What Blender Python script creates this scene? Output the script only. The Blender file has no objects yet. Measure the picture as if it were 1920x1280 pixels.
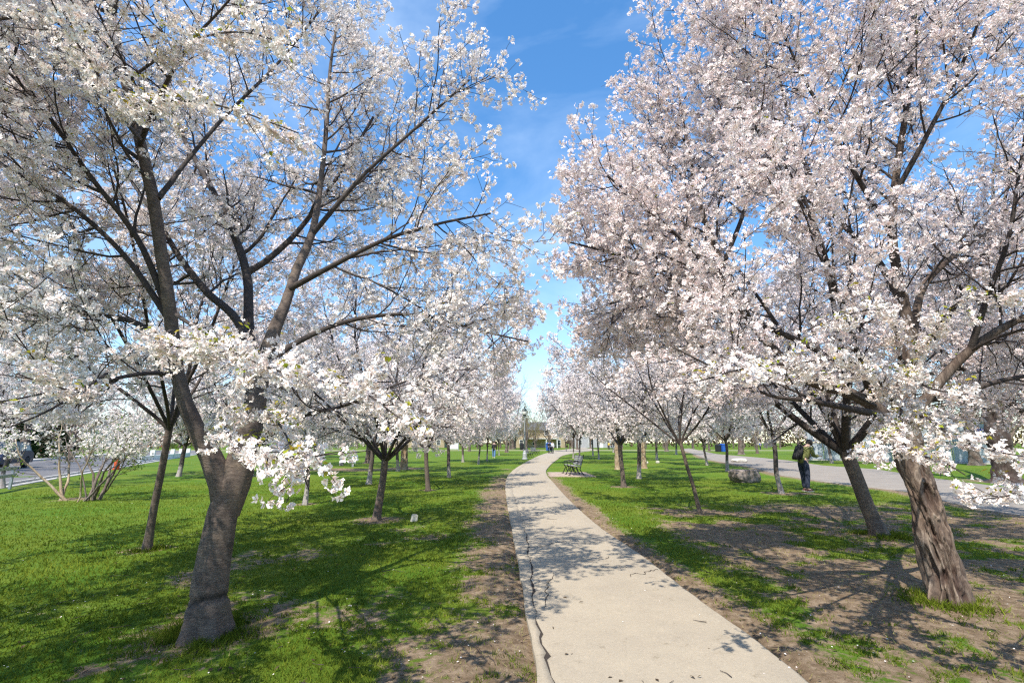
import bpy, bmesh, math, random
import numpy as np
from mathutils import Vector, Matrix

# ------------------------------------------------------------------ camera, world, sun
S = bpy.context.scene
COL = S.collection
FPX = 907.0                       # focal length in photograph pixels (1920 wide)
PITCH = math.atan(189.0 / FPX)
CAMZ = 1.6
cam_d = bpy.data.cameras.new('camera')
cam = bpy.data.objects.new('camera', cam_d)
COL.objects.link(cam)
cam.location = (0, 0, CAMZ)
cam.rotation_euler = (math.pi / 2 + PITCH, 0, 0)
cam_d.sensor_width = 36
cam_d.lens = FPX / 1920 * 36
cam_d.clip_start = 0.05
cam_d.clip_end = 3000
S.camera = cam

SUN_AZ = math.radians(24)         # shadows run this far to the right of straight ahead
SUN_EL = math.radians(54)
world = bpy.data.worlds.new('World')
S.world = world
world.use_nodes = True
wn, wl = world.node_tree.nodes, world.node_tree.links
wn.clear()
sky = wn.new('ShaderNodeTexSky')
sky.sky_type = 'NISHITA'
sky.sun_disc = False
sky.sun_elevation = SUN_EL
sky.sun_rotation = math.pi + SUN_AZ
sky.altitude = 200
sky.air_density = 1.0
sky.dust_density = 0.12
sky.ozone_density = 2.2
hsv = wn.new('ShaderNodeHueSaturation')
hsv.inputs['Saturation'].default_value = 1.42
hsv.inputs['Hue'].default_value = 0.502
hsv.inputs['Value'].default_value = 2.35
gam = wn.new('ShaderNodeGamma'); gam.inputs[1].default_value = 0.78
wl.new(sky.outputs[0], gam.inputs[0]); wl.new(gam.outputs[0], hsv.inputs['Color'])
tc = wn.new('ShaderNodeTexCoord')
mp = wn.new('ShaderNodeMapping')
mp.inputs['Scale'].default_value = (1.6, 0.8, 2.6)
mp.inputs['Rotation'].default_value = (0.3, 0.5, 0.6)
wl.new(tc.outputs['Generated'], mp.inputs[0])
nz = wn.new('ShaderNodeTexNoise')
nz.inputs['Scale'].default_value = 1.7
nz.inputs['Detail'].default_value = 9
nz.inputs['Roughness'].default_value = 0.55
nz.inputs['Distortion'].default_value = 0.5
wl.new(mp.outputs[0], nz.inputs['Vector'])
cr = wn.new('ShaderNodeValToRGB')
cr.color_ramp.elements[0].position = 0.42
cr.color_ramp.elements[0].color = (0, 0, 0, 1)
cr.color_ramp.elements[1].position = 0.78
cr.color_ramp.elements[1].color = (0.46, 0.46, 0.46, 1)
wl.new(nz.outputs[0], cr.inputs[0])
mx = wn.new('ShaderNodeMixRGB')
mx.inputs[2].default_value = (6.5, 8.0, 10.0, 1)
wl.new(cr.outputs[0], mx.inputs[0])
wl.new(hsv.outputs[0], mx.inputs[1])
bg = wn.new('ShaderNodeBackground')
bg.inputs[1].default_value = 0.11
wl.new(mx.outputs[0], bg.inputs[0])
wo = wn.new('ShaderNodeOutputWorld')
wl.new(bg.outputs[0], wo.inputs[0])

sun_d = bpy.data.lights.new('sun', 'SUN')
sun_d.energy = 5.0
sun_d.angle = math.radians(0.53)
sun_d.color = (1.0, 0.94, 0.84)
sun = bpy.data.objects.new('sun', sun_d)
COL.objects.link(sun)
sdir = Vector((math.sin(SUN_AZ) * math.cos(SUN_EL), math.cos(SUN_AZ) * math.cos(SUN_EL), -math.sin(SUN_EL)))
sun.rotation_euler = sdir.to_track_quat('-Z', 'Y').to_euler()
sun.location = (-20, -40, 60)

S.view_settings.view_transform = 'Standard'
S.view_settings.look = 'None'
S.view_settings.gamma = 1
S.view_settings.exposure = 0.56
S.view_settings.use_curve_mapping = False
S.cycles.max_bounces = 7
S.cycles.diffuse_bounces = 2
S.cycles.use_denoising = False
S.cycles.filter_width = 1.25
S.cycles.transmission_bounces = 4
S.cycles.transparent_max_bounces = 8

# ------------------------------------------------------------------ helpers: pixels to places
CP, SP = math.cos(PITCH), math.sin(PITCH)
def ray(px, py):
    dx, dy = (px - 960) / FPX, (640 - py) / FPX
    return np.array([dx, CP - dy * SP, SP + dy * CP])
def G(px, py, z=0.0):
    d = ray(px, py)
    t = (CAMZ - z) / max(1e-4, -d[2])
    return np.array([d[0] * t, d[1] * t, z])
def P(px, py, Y):
    d = ray(px, py)
    t = Y / d[1]
    return np.array([d[0] * t, Y, CAMZ + d[2] * t])

def lattice(ix, iy, iz, seed):
    h = (ix.astype(np.int64) * 374761393 + iy.astype(np.int64) * 668265263 + iz.astype(np.int64) * 2147483647 + seed * 974634777) & 0xffffffff
    h = ((h ^ (h >> 13)) * 1274126177) & 0xffffffff
    h = (h ^ (h >> 16)) & 0xffff
    return h / 65535.0
def vnoise(x, y, z=None, seed=0):
    x = np.asarray(x, float); y = np.asarray(y, float)
    z = np.zeros_like(x) if z is None else np.asarray(z, float)
    ix, iy, iz = np.floor(x), np.floor(y), np.floor(z)
    fx, fy, fz = x - ix, y - iy, z - iz
    fx, fy, fz = fx * fx * (3 - 2 * fx), fy * fy * (3 - 2 * fy), fz * fz * (3 - 2 * fz)
    r = 0
    for a in (0, 1):
        for b in (0, 1):
            for c in (0, 1):
                w = (fx if a else 1 - fx) * (fy if b else 1 - fy) * (fz if c else 1 - fz)
                r = r + w * lattice(ix + a, iy + b, iz + c, seed)
    return r
def fbm(x, y, z=None, oct=4, seed=0):
    r, a, t = 0, 1.0, 0
    for o in range(oct):
        k = 2.0 ** o
        r = r + a * vnoise(np.asarray(x) * k, np.asarray(y) * k, None if z is None else np.asarray(z) * k, seed + o)
        t += a; a *= 0.5
    return r / t

# ------------------------------------------------------------------ helpers: meshes and objects
def mk_mesh(name, V, F, mat=None, smooth=True, attrs=None):
    V = np.asarray(V, dtype=np.float32)
    me = bpy.data.meshes.new(name)
    groups = F if isinstance(F, list) else [F]
    groups = [np.asarray(g, dtype=np.int32) for g in groups if len(g)]
    loops = np.concatenate([g.ravel() for g in groups])
    tot = np.concatenate([np.full(len(g), g.shape[1], dtype=np.int32) for g in groups])
    start = np.concatenate([[0], np.cumsum(tot)[:-1]]).astype(np.int32)
    me.vertices.add(len(V)); me.vertices.foreach_set('co', V.ravel())
    me.loops.add(len(loops)); me.loops.foreach_set('vertex_index', loops)
    me.polygons.add(len(tot)); me.polygons.foreach_set('loop_start', start)
    me.polygons.foreach_set('loop_total', tot)
    if smooth:
        me.polygons.foreach_set('use_smooth', np.ones(len(tot), dtype=bool))
    me.update(calc_edges=True)
    for k, v in (attrs or {}).items():
        a = me.attributes.new(k, 'FLOAT', 'POINT')
        a.data.foreach_set('value', np.asarray(v, dtype=np.float32))
    if mat: me.materials.append(mat)
    return me
def link(name, me, parent=None, kind=None, loc=None, rz=None):
    o = bpy.data.objects.new(name, me)
    COL.objects.link(o)
    if parent: o.parent = parent
    if kind: o['kind'] = kind
    if loc is not None: o.location = [float(c) for c in loc]
    if rz is not None: o.rotation_euler = (0, 0, rz)
    return o
def root(name, label, cat, loc=(0, 0, 0), rz=0.0, group=None):
    o = link(name, None, loc=loc, rz=rz)
    o['label'] = label; o['category'] = cat
    if group: o['group'] = group
    return o
def tag(o, label, cat, group=None, kind=None):
    o['label'] = label; o['category'] = cat
    if group: o['group'] = group
    if kind: o['kind'] = kind
    return o
def copy_tree(o, parent=None):
    c = o.copy(); COL.objects.link(c)
    if parent: c.parent = parent
    for ch in KIDS.get(o.name, ()):
        cc = copy_tree(ch, c)
    if o.name in KIDS: KIDS[c.name] = []
    return c
KIDS = {}
def kids_of(o):
    KIDS[o.name] = [x for x in bpy.data.objects if x.parent == o]
    for k in KIDS[o.name]: kids_of(k)

class MB:
    def __init__(s): s.v = []; s.f = []
    def add(s, vs, fs):
        b = len(s.v); s.v += [tuple(float(c) for c in v) for v in vs]
        s.f += [tuple(b + i for i in f) for f in fs]; return s
    def box(s, c, d, rot=None, taper=1.0):
        hx, hy, hz = d[0] / 2, d[1] / 2, d[2] / 2
        vs = []
        for z in (-1, 1):
            t = taper if z > 0 else 1
            for x, y in ((-1, -1), (1, -1), (1, 1), (-1, 1)):
                v = Vector((x * hx * t, y * hy * t, z * hz))
                if rot is not None: v = rot @ v
                vs.append(v + Vector([float(a) for a in c]))
        return s.add(vs, [(3, 2, 1, 0), (4, 5, 6, 7), (0, 1, 5, 4), (1, 2, 6, 5), (2, 3, 7, 6), (3, 0, 4, 7)])
    def tube(s, pts, rad, n=8, cap=True):
        pts = [Vector([float(a) for a in p]) for p in pts]
        if not hasattr(rad, '__len__'): rad = [rad] * len(pts)
        vs = []; fs = []
        ax = (pts[-1] - pts[0]).normalized()
        ref = Vector((0, 0, 1)) if abs(ax.z) < 0.8 else Vector((1, 0, 0))
        for i, p in enumerate(pts):
            t = (pts[min(i + 1, len(pts) - 1)] - pts[max(i - 1, 0)]).normalized()
            u = t.cross(ref)
            if u.length < 1e-4: u = t.cross(Vector((0, 1, 0)))
            u.normalize(); w = t.cross(u)
            for k in range(n):
                a = 2 * math.pi * k / n
                vs.append(p + (u * math.cos(a) + w * math.sin(a)) * rad[i])
        for i in range(len(pts) - 1):
            for k in range(n):
                fs.append((i * n + k, i * n + (k + 1) % n, (i + 1) * n + (k + 1) % n, (i + 1) * n + k))
        if cap:
            fs.append(tuple(range(n - 1, -1, -1))); fs.append(tuple((len(pts) - 1) * n + k for k in range(n)))
        return s.add(vs, fs)
    def lathe(s, prof, n=16, c=(0, 0, 0)):
        vs = [(c[0] + r * math.cos(2 * math.pi * k / n), c[1] + r * math.sin(2 * math.pi * k / n), c[2] + z) for r, z in prof for k in range(n)]
        fs = [(i * n + k, i * n + (k + 1) % n, (i + 1) * n + (k + 1) % n, (i + 1) * n + k) for i in range(len(prof) - 1) for k in range(n)]
        fs.append(tuple(range(n - 1, -1, -1))); fs.append(tuple((len(prof) - 1) * n + k for k in range(n)))
        return s.add(vs, fs)
    def extrude(s, poly, y0, y1, inset=None):
        # poly in x,z; extruded along y
        n = len(poly)
        vs = [(x, y0, z) for x, z in poly] + [(x, y1, z) for x, z in poly]
        fs = [tuple(range(n)), tuple(range(2 * n - 1, n - 1, -1))]
        fs += [(i, (i + n), ((i + 1) % n) + n, (i + 1) % n) for i in range(n)]
        return s.add(vs, fs)
    def mesh(s, name, m, smooth=False, bevel=0.0):
        me = bpy.data.meshes.new(name)
        me.from_pydata(s.v, [], s.f)
        if bevel or smooth is not None:
            bm = bmesh.new(); bm.from_mesh(me)
            bmesh.ops.recalc_face_normals(bm, faces=bm.faces)
            if bevel:
                bmesh.ops.bevel(bm, geom=[e for e in bm.edges if len(e.link_faces) == 2 and e.calc_face_angle(0) > 0.5], offset=bevel, segments=2, affect='EDGES', clamp_overlap=True)
            bm.to_mesh(me); bm.free()
        if smooth:
            for p in me.polygons: p.use_smooth = True
        me.materials.append(m)
        return me
    def build(s, name, m, parent=None, smooth=False, bevel=0.0, kind=None, loc=None, rz=None):
        return link(name, s.mesh(name, m, smooth, bevel), parent, kind, loc, rz)

# ------------------------------------------------------------------ materials
def new_mat(name):
    m = bpy.data.materials.new(name); m.use_nodes = True
    n = m.node_tree.nodes; l = m.node_tree.links
    return m, n, l, n['Principled BSDF']
def ramp(n, stops):
    r = n.new('ShaderNodeValToRGB')
    e = r.color_ramp.elements
    while len(e) < len(stops): e.new(0.5)
    for i, (p, c) in enumerate(stops):
        e[i].position = p; e[i].color = (*c, 1)
    return r
def noise(n, l, scale, detail=5, rough=0.55, vec=None, dist=0.0):
    t = n.new('ShaderNodeTexNoise')
    t.inputs['Scale'].default_value = scale; t.inputs['Detail'].default_value = detail
    t.inputs['Roughness'].default_value = rough; t.inputs['Distortion'].default_value = dist
    if vec is not None: l.new(vec, t.inputs['Vector'])
    return t
def obj_vec(n, l, scale=(1, 1, 1)):
    t = n.new('ShaderNodeTexCoord'); m = n.new('ShaderNodeMapping')
    m.inputs['Scale'].default_value = scale
    l.new(t.outputs['Object'], m.inputs[0])
    return m.outputs[0]
def plain(name, c, rough=0.6, metal=0.0, var=0.15, scale=20, bump=0.15, dist=0.01, vscale=(1, 1, 1)):
    m, n, l, b = new_mat(name)
    v = obj_vec(n, l, vscale)
    t = noise(n, l, scale, 6, 0.6, v)
    a = tuple(max(0, x * (1 - var)) for x in c); d = tuple(min(1, x * (1 + var)) for x in c)
    r = ramp(n, [(0.3, a), (0.7, d)])
    l.new(t.outputs[0], r.inputs[0]); l.new(r.outputs[0], b.inputs['Base Color'])
    b.inputs['Roughness'].default_value = rough; b.inputs['Metallic'].default_value = metal
    if bump:
        bp = n.new('ShaderNodeBump'); bp.inputs['Strength'].default_value = bump; bp.inputs['Distance'].default_value = dist
        l.new(t.outputs[0], bp.inputs['Height']); l.new(bp.outputs[0], b.inputs['Normal'])
    return m

def bark_smooth(name, c1, c2, c3):
    m, n, l, b = new_mat(name)
    v1 = obj_vec(n, l, (5, 5, 26)); v2 = obj_vec(n, l, (1, 1, 1))
    a = noise(n, l, 2.2, 10, 0.78, v1, 1.6)
    g = noise(n, l, 4, 8, 0.7, v2)
    r = ramp(n, [(0.28, c1), (0.52, c2), (0.75, c3)])
    l.new(a.outputs[0], r.inputs[0])
    moss = ramp(n, [(0.34, (0.55, 0.52, 0.50)), (0.48, (0.95, 0.93, 0.92)), (0.56, (1.0, 1.0, 0.95)), (0.68, (1.35, 1.3, 1.15))])
    l.new(g.outputs[0], moss.inputs[0])
    mixn = n.new('ShaderNodeMixRGB'); mixn.blend_type = 'MULTIPLY'; mixn.inputs[0].default_value = 1
    l.new(r.outputs[0], mixn.inputs[1]); l.new(moss.outputs[0], mixn.inputs[2])
    v3 = obj_vec(n, l, (14, 14, 110)); q = noise(n, l, 1.6, 4, 0.6, v3, 0.4)
    lr = ramp(n, [(0.0, (0.45, 0.42, 0.40)), (0.36, (0.55, 0.52, 0.50)), (0.46, (1, 1, 1)), (0.60, (1, 1, 1)), (0.68, (1.7, 1.6, 1.5))])
    l.new(q.outputs[0], lr.inputs[0])
    mz = n.new('ShaderNodeMixRGB'); mz.blend_type = 'MULTIPLY'; mz.inputs[0].default_value = 0.9
    l.new(mixn.outputs[0], mz.inputs[1]); l.new(lr.outputs[0], mz.inputs[2])
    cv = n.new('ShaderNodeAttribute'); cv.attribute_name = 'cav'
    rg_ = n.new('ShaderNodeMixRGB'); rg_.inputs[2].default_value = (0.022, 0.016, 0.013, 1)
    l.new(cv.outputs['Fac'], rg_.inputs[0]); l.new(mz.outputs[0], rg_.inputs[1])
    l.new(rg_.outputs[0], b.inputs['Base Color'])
    b.inputs['Roughness'].default_value = 0.75
    sm = n.new('ShaderNodeMath'); sm.operation = 'MULTIPLY_ADD'; sm.inputs[1].default_value = 0.6; l.new(q.outputs[0], sm.inputs[0]); l.new(a.outputs[0], sm.inputs[2])
    bp = n.new('ShaderNodeBump'); bp.inputs['Strength'].default_value = 0.8; bp.inputs['Distance'].default_value = 0.014
    l.new(sm.outputs[0], bp.inputs['Height']); l.new(bp.outputs[0], b.inputs['Normal'])
    return m
def bark_rough(name, c1, c2, c3):
    m, n, l, b = new_mat(name)
    v1 = obj_vec(n, l, (9, 9, 2.4)); v2 = obj_vec(n, l)
    a = noise(n, l, 2.0, 9, 0.7, v1, 1.2)
    g = noise(n, l, 2.5, 4, 0.6, v2)
    r = ramp(n, [(0.30, c1), (0.5, c2), (0.72, c3)])
    l.new(a.outputs[0], r.inputs[0])
    rr = ramp(n, [(0.4, (0.8, 0.72, 0.68)), (0.6, (1.0, 1.0, 1.0))])
    l.new(g.outputs[0], rr.inputs[0])
    mixn = n.new('ShaderNodeMixRGB'); mixn.blend_type = 'MULTIPLY'; mixn.inputs[0].default_value = 1
    l.new(r.outputs[0], mixn.inputs[1]); l.new(rr.outputs[0], mixn.inputs[2])
    cv = n.new('ShaderNodeAttribute'); cv.attribute_name = 'cav'
    cc = n.new('ShaderNodeMixRGB'); cc.inputs[2].default_value = (c1[0] * 0.9 + 0.012, c1[1] * 0.7, c1[2] * 0.5, 1)
    cm = n.new('ShaderNodeMath'); cm.operation = 'MULTIPLY'; cm.inputs[1].default_value = 0.75
    l.new(cv.outputs['Fac'], cm.inputs[0]); l.new(cm.outputs[0], cc.inputs[0])
    l.new(mixn.outputs[0], cc.inputs[1]); l.new(cc.outputs[0], b.inputs['Base Color'])
    b.inputs['Roughness'].default_value = 0.9
    bp = n.new('ShaderNodeBump'); bp.inputs['Strength'].default_value = 0.9; bp.inputs['Distance'].default_value = 0.02
    l.new(a.outputs[0], bp.inputs['Height']); l.new(bp.outputs[0], b.inputs['Normal'])
    return m

def petal_mat(name, rim, mid, heart):
    m, n, l, b = new_mat(name)
    at = n.new('ShaderNodeAttribute'); at.attribute_name = 'rad'
    rn = n.new('ShaderNodeAttribute'); rn.attribute_name = 'rnd'
    r = ramp(n, [(0.0, heart), (0.30, mid), (0.8, rim)])
    l.new(at.outputs['Fac'], r.inputs[0])
    tint = ramp(n, [(0.0, (1.0, 0.90, 0.90)), (0.45, (1, 0.975, 0.965)), (1.0, (1, 1, 0.985))])
    l.new(rn.outputs['Fac'], tint.inputs[0])
    mixn = n.new('ShaderNodeMixRGB'); mixn.blend_type = 'MULTIPLY'; mixn.inputs[0].default_value = 1
    l.new(r.outputs[0], mixn.inputs[1]); l.new(tint.outputs[0], mixn.inputs[2])
    d = n.new('ShaderNodeBsdfDiffuse'); t = n.new('ShaderNodeBsdfTranslucent')
    l.new(mixn.outputs[0], d.inputs[0]); l.new(mixn.outputs[0], t.inputs[0])
    s = n.new('ShaderNodeMixShader'); s.inputs[0].default_value = 0.25
    l.new(d.outputs[0], s.inputs[1]); l.new(t.outputs[0], s.inputs[2])
    l.new(s.outputs[0], n['Material Output'].inputs[0])
    return m
def leaf_mat(name, ca, cb, tr=0.35):
    m, n, l, b = new_mat(name)
    rn = n.new('ShaderNodeAttribute'); rn.attribute_name = 'rnd'
    r = ramp(n, [(0.0, ca), (1.0, cb)])
    l.new(rn.outputs['Fac'], r.inputs[0])
    d = n.new('ShaderNodeBsdfDiffuse'); t = n.new('ShaderNodeBsdfTranslucent')
    l.new(r.outputs[0], d.inputs[0]); l.new(r.outputs[0], t.inputs[0])
    s = n.new('ShaderNodeMixShader'); s.inputs[0].default_value = tr
    l.new(d.outputs[0], s.inputs[1]); l.new(t.outputs[0], s.inputs[2])
    l.new(s.outputs[0], n['Material Output'].inputs[0])
    return m

M = {}
M['petal'] = petal_mat('white_petals', (0.93, 0.895, 0.86), (0.90, 0.81, 0.74), (0.42, 0.20, 0.10))
M['petal_pink'] = petal_mat('pink_white_petals', (0.93, 0.87, 0.85), (0.88, 0.74, 0.70), (0.42, 0.18, 0.12))
M['petal_far'] = petal_mat('far_petals', (0.92, 0.87, 0.85), (0.87, 0.78, 0.75), (0.55, 0.36, 0.34))
M['young_leaf'] = leaf_mat('bronze_green_leaves', (0.26, 0.34, 0.03), (0.42, 0.30, 0.05))
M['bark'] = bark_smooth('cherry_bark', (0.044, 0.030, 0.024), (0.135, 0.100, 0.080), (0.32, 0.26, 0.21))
M['bark_gnarled'] = bark_rough('gnarled_bark', (0.030, 0.020, 0.016), (0.16, 0.12, 0.092), (0.42, 0.345, 0.27))
M['bark_limb'] = bark_smooth('limb_bark', (0.022, 0.015, 0.013), (0.055, 0.041, 0.036), (0.115, 0.09, 0.078))
M['twig'] = plain('twig_bark', (0.045, 0.031, 0.028), 0.8, var=0.3, scale=6, bump=0)
def add_foot(m):
    n, l = m.node_tree.nodes, m.node_tree.links
    b = n['Principled BSDF']; src = b.inputs['Base Color'].links[0].from_socket
    t = n.new('ShaderNodeTexCoord'); sp = n.new('ShaderNodeSeparateXYZ'); l.new(t.outputs['Object'], sp.inputs[0])
    v = obj_vec(n, l); q = noise(n, l, 4, 4, 0.7, v)
    a = n.new('ShaderNodeMath'); a.operation = 'MULTIPLY_ADD'; a.inputs[1].default_value = 1.4; l.new(q.outputs[0], a.inputs[0]); l.new(sp.outputs['Z'], a.inputs[2])
    r = ramp(n, [(0.95, (0.75, 0.75, 0.75)), (1.25, (0, 0, 0))]); r.color_ramp.elements[1].position = 1.0; r.color_ramp.elements[0].position = 0.8
    h = n.new('ShaderNodeMath'); h.operation = 'MULTIPLY'; h.inputs[1].default_value = 0.78; l.new(a.outputs[0], h.inputs[0]); l.new(h.outputs[0], r.inputs[0])
    x = n.new('ShaderNodeMixRGB'); x.inputs[2].default_value = (0.42, 0.37, 0.34, 1)
    l.new(r.outputs[0], x.inputs[0]); l.new(src, x.inputs[1]); l.new(x.outputs[0], b.inputs['Base Color'])
    return m
M['bark_foot'] = add_foot(bark_smooth('cherry_bark_pale_foot', (0.030, 0.022, 0.020), (0.090, 0.070, 0.064), (0.20, 0.165, 0.15)))
M['bark_dark'] = bark_rough('dark_old_bark', (0.02, 0.014, 0.012), (0.075, 0.055, 0.045), (0.16, 0.13, 0.11))
M['bark_gnlimb'] = bark_rough('gnarled_limb_bark', (0.022, 0.015, 0.012), (0.10, 0.072, 0.055), (0.24, 0.19, 0.15))
M['bark_grey'] = bark_rough('grey_bark', (0.06, 0.048, 0.04), (0.16, 0.13, 0.11), (0.30, 0.25, 0.21))
M['bark_pale'] = bark_rough('pale_bark', (0.20, 0.15, 0.10), (0.38, 0.30, 0.20), (0.55, 0.45, 0.32))
M['bark_far'] = plain('far_bark', (0.17, 0.13, 0.10), 0.9, var=0.35, scale=3, bump=0)

def ground_material():
    m, n, l, b = new_mat('lawn_and_soil')
    at = n.new('ShaderNodeAttribute'); at.attribute_name = 'dirt'
    v = obj_vec(n, l)
    fine = noise(n, l, 9, 8, 0.7, v)
    big = noise(n, l, 0.35, 4, 0.6, v)
    mid = noise(n, l, 2.2, 6, 0.65, v)
    # grass colour
    g = ramp(n, [(0.30, (0.034, 0.062, 0.007)), (0.48, (0.085, 0.155, 0.012)), (0.66, (0.165, 0.23, 0.028))])
    mm = n.new('ShaderNodeMath'); mm.operation = 'ADD'
    m2 = n.new('ShaderNodeMath'); m2.operation = 'MULTIPLY'; m2.inputs[1].default_value = 0.60
    vs = obj_vec(n, l, (1, 1, 1)); blade = noise(n, l, 14, 8, 0.9, vs)
    l.new(blade.outputs[0], m2.inputs[0])
    m3 = n.new('ShaderNodeMath'); m3.operation = 'MULTIPLY'; m3.inputs[1].default_value = 0.40
    l.new(mid.outputs[0], m3.inputs[0]); l.new(m2.outputs[0], mm.inputs[0]); l.new(m3.outputs[0], mm.inputs[1])
    l.new(mm.outputs[0], g.inputs[0])
    tone = ramp(n, [(0.35, (0.80, 0.95, 0.8)), (0.65, (1.35, 1.04, 1.15))])
    l.new(big.outputs[0], tone.inputs[0])
    gm = n.new('ShaderNodeMixRGB'); gm.blend_type = 'MULTIPLY'; gm.inputs[0].default_value = 1
    l.new(g.outputs[0], gm.inputs[1]); l.new(tone.outputs[0], gm.inputs[2])
    s = ramp(n, [(0.30, (0.095, 0.062, 0.036)), (0.48, (0.20, 0.142, 0.090)), (0.7, (0.36, 0.275, 0.19))])
    l.new(fine.outputs[0], s.inputs[0])
    # mask = dirt + noise
    a1 = n.new('ShaderNodeMath'); a1.operation = 'SUBTRACT'; a1.inputs[1].default_value = 0.5
    l.new(fine.outputs[0], a1.inputs[0])
    a2 = n.new('ShaderNodeMath'); a2.operation = 'MULTIPLY_ADD'; a2.inputs[1].default_value = 1.5
    l.new(a1.outputs[0], a2.inputs[0]); l.new(at.outputs['Fac'], a2.inputs[2])
    a3 = ramp(n, [(0.34, (0, 0, 0)), (0.52, (1, 1, 1))])
    l.new(a2.outputs[0], a3.inputs[0])
    mxx = n.new('ShaderNodeMixRGB')
    l.new(a3.outputs[0], mxx.inputs[0]); l.new(gm.outputs[0], mxx.inputs[1]); l.new(s.outputs[0], mxx.inputs[2])
    l.new(mxx.outputs[0], b.inputs['Base Color'])
    b.inputs['Roughness'].default_value = 0.95
    b.inputs['Specular IOR Level'].default_value = 0.15
    bp = n.new('ShaderNodeBump'); bp.inputs['Strength'].default_value = 0.8; bp.inputs['Distance'].default_value = 0.05
    l.new(mm.outputs[0], bp.inputs['Height']); l.new(bp.outputs[0], b.inputs['Normal'])
    return m
M['ground'] = ground_material()

def path_material(name, c, big=(0.88, 1.06), speck=38):
    m, n, l, b = new_mat(name)
    v = obj_vec(n, l)
    a = noise(n, l, speck, 6, 0.95, v); g = noise(n, l, 1.1, 6, 0.65, v); h = noise(n, l, 6, 6, 0.7, v)
    r = ramp(n, [(0.28, tuple(x * 0.62 for x in c)), (0.42, tuple(x * 0.93 for x in c)), (0.55, c), (0.76, tuple(min(1, x * 1.35) for x in c))])
    l.new(a.outputs[0], r.inputs[0])
    t = ramp(n, [(0.3, (big[0],) * 3), (0.7, (big[1], big[1], big[1] * 0.98))])
    l.new(g.outputs[0], t.inputs[0])
    st = ramp(n, [(0.30, (0.70, 0.68, 0.64)), (0.40, (0.97, 0.97, 0.97)), (0.6, (1.0, 1.0, 1.0)), (0.72, (1.08, 1.07, 1.05))])
    l.new(h.outputs[0], st.inputs[0])
    x1 = n.new('ShaderNodeMixRGB'); x1.blend_type = 'MULTIPLY'; x1.inputs[0].default_value = 1
    x2 = n.new('ShaderNodeMixRGB'); x2.blend_type = 'MULTIPLY'; x2.inputs[0].default_value = 1
    l.new(r.outputs[0], x1.inputs[1]); l.new(t.outputs[0], x1.inputs[2])
    l.new(x1.outputs[0], x2.inputs[1]); l.new(st.outputs[0], x2.inputs[2])
    l.new(x2.outputs[0], b.inputs['Base Color'])
    b.inputs['Roughness'].default_value = 0.92
    bp = n.new('ShaderNodeBump'); bp.inputs['Strength'].default_value = 0.8; bp.inputs['Distance'].default_value = 0.006
    l.new(a.outputs[0], bp.inputs['Height']); l.new(bp.outputs[0], b.inputs['Normal'])
    return m
M['path'] = path_material('worn_aggregate_path', (0.385, 0.325, 0.245))
M['drive'] = path_material('pale_gravelly_asphalt', (0.285, 0.245, 0.205), (0.8, 1.1), 40)
M['asphalt'] = path_material('grey_asphalt', (0.15, 0.14, 0.14), (0.85, 1.1), 30)
M['concrete'] = plain('concrete', (0.45, 0.43, 0.40), 0.9, scale=8)
M['grass'] = leaf_mat('grass_blades', (0.058, 0.098, 0.008), (0.255, 0.295, 0.04), 0.4)
M['straw'] = leaf_mat('dry_grass', (0.32, 0.24, 0.12), (0.22, 0.26, 0.07), 0.2)
M['iron'] = plain('dark_iron', (0.035, 0.035, 0.036), 0.5, 0.6, scale=30)
M['wood_grey'] = plain('weathered_grey_slats', (0.30, 0.295, 0.29), 0.8, var=0.3, scale=9, vscale=(8, 1, 8), bump=0.3)
M['lamp_grey'] = plain('pale_grey_painted_metal', (0.36, 0.37, 0.37), 0.5, 0.1, scale=12)
M['lamp_dark'] = plain('dark_green_metal', (0.03, 0.05, 0.045), 0.45, 0.3, scale=12)
M['lamp_glass'] = plain('frosted_lantern_glass', (0.72, 0.70, 0.62), 0.25, 0, var=0.05, bump=0)
M['paver'] = plain('brick_pavers', (0.40, 0.31, 0.25), 0.9, var=0.3, scale=3.1)
M['stone'] = plain('boulder_stone', (0.20, 0.165, 0.145), 0.9, var=0.5, scale=5, bump=0.8, dist=0.05)
M['stone_pale'] = plain('pale_stone', (0.52, 0.49, 0.43), 0.9, var=0.25, scale=9, bump=0.6, dist=0.02)
M['stone_blue'] = plain('blue_grey_plaque', (0.13, 0.17, 0.24), 0.45, 0.3, scale=9)
M['blue_plastic'] = plain('blue_plastic', (0.02, 0.10, 0.42), 0.4, scale=6, bump=0)
M['black_plastic'] = plain('black_plastic', (0.018, 0.018, 0.02), 0.45, scale=6, bump=0)
M['skin'] = plain('skin', (0.50, 0.32, 0.24), 0.5, var=0.05, bump=0)
M['hair'] = plain('dark_hair', (0.03, 0.02, 0.015), 0.6, scale=60)
M['olive'] = plain('olive_jacket_cloth', (0.135, 0.145, 0.045), 0.9, scale=14, bump=0.5, dist=0.02)
M['jeans'] = plain('dark_blue_denim', (0.022, 0.030, 0.055), 0.9, scale=14, bump=0.4, dist=0.02)
M['jeans_blue'] = plain('blue_denim', (0.10, 0.20, 0.45), 0.9, scale=14, bump=0.4)
M['black_cloth'] = plain('black_cloth', (0.014, 0.014, 0.016), 0.9, scale=14, bump=0.5, dist=0.02)
M['pale_cloth'] = plain('pale_cloth', (0.55, 0.55, 0.56), 0.9, scale=14, bump=0.4)
M['shoe'] = plain('dark_red_shoe', (0.10, 0.03, 0.03), 0.7, scale=14)
M['shoe_sole'] = plain('pale_sole', (0.6, 0.55, 0.48), 0.7, scale=14)
M['brick_red'] = plain('red_brick_piece', (0.36, 0.10, 0.06), 0.9, var=0.35, scale=1.7)
M['brick_tan'] = plain('tan_wall', (0.38, 0.30, 0.19), 0.9, var=0.2, scale=1.2)
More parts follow.
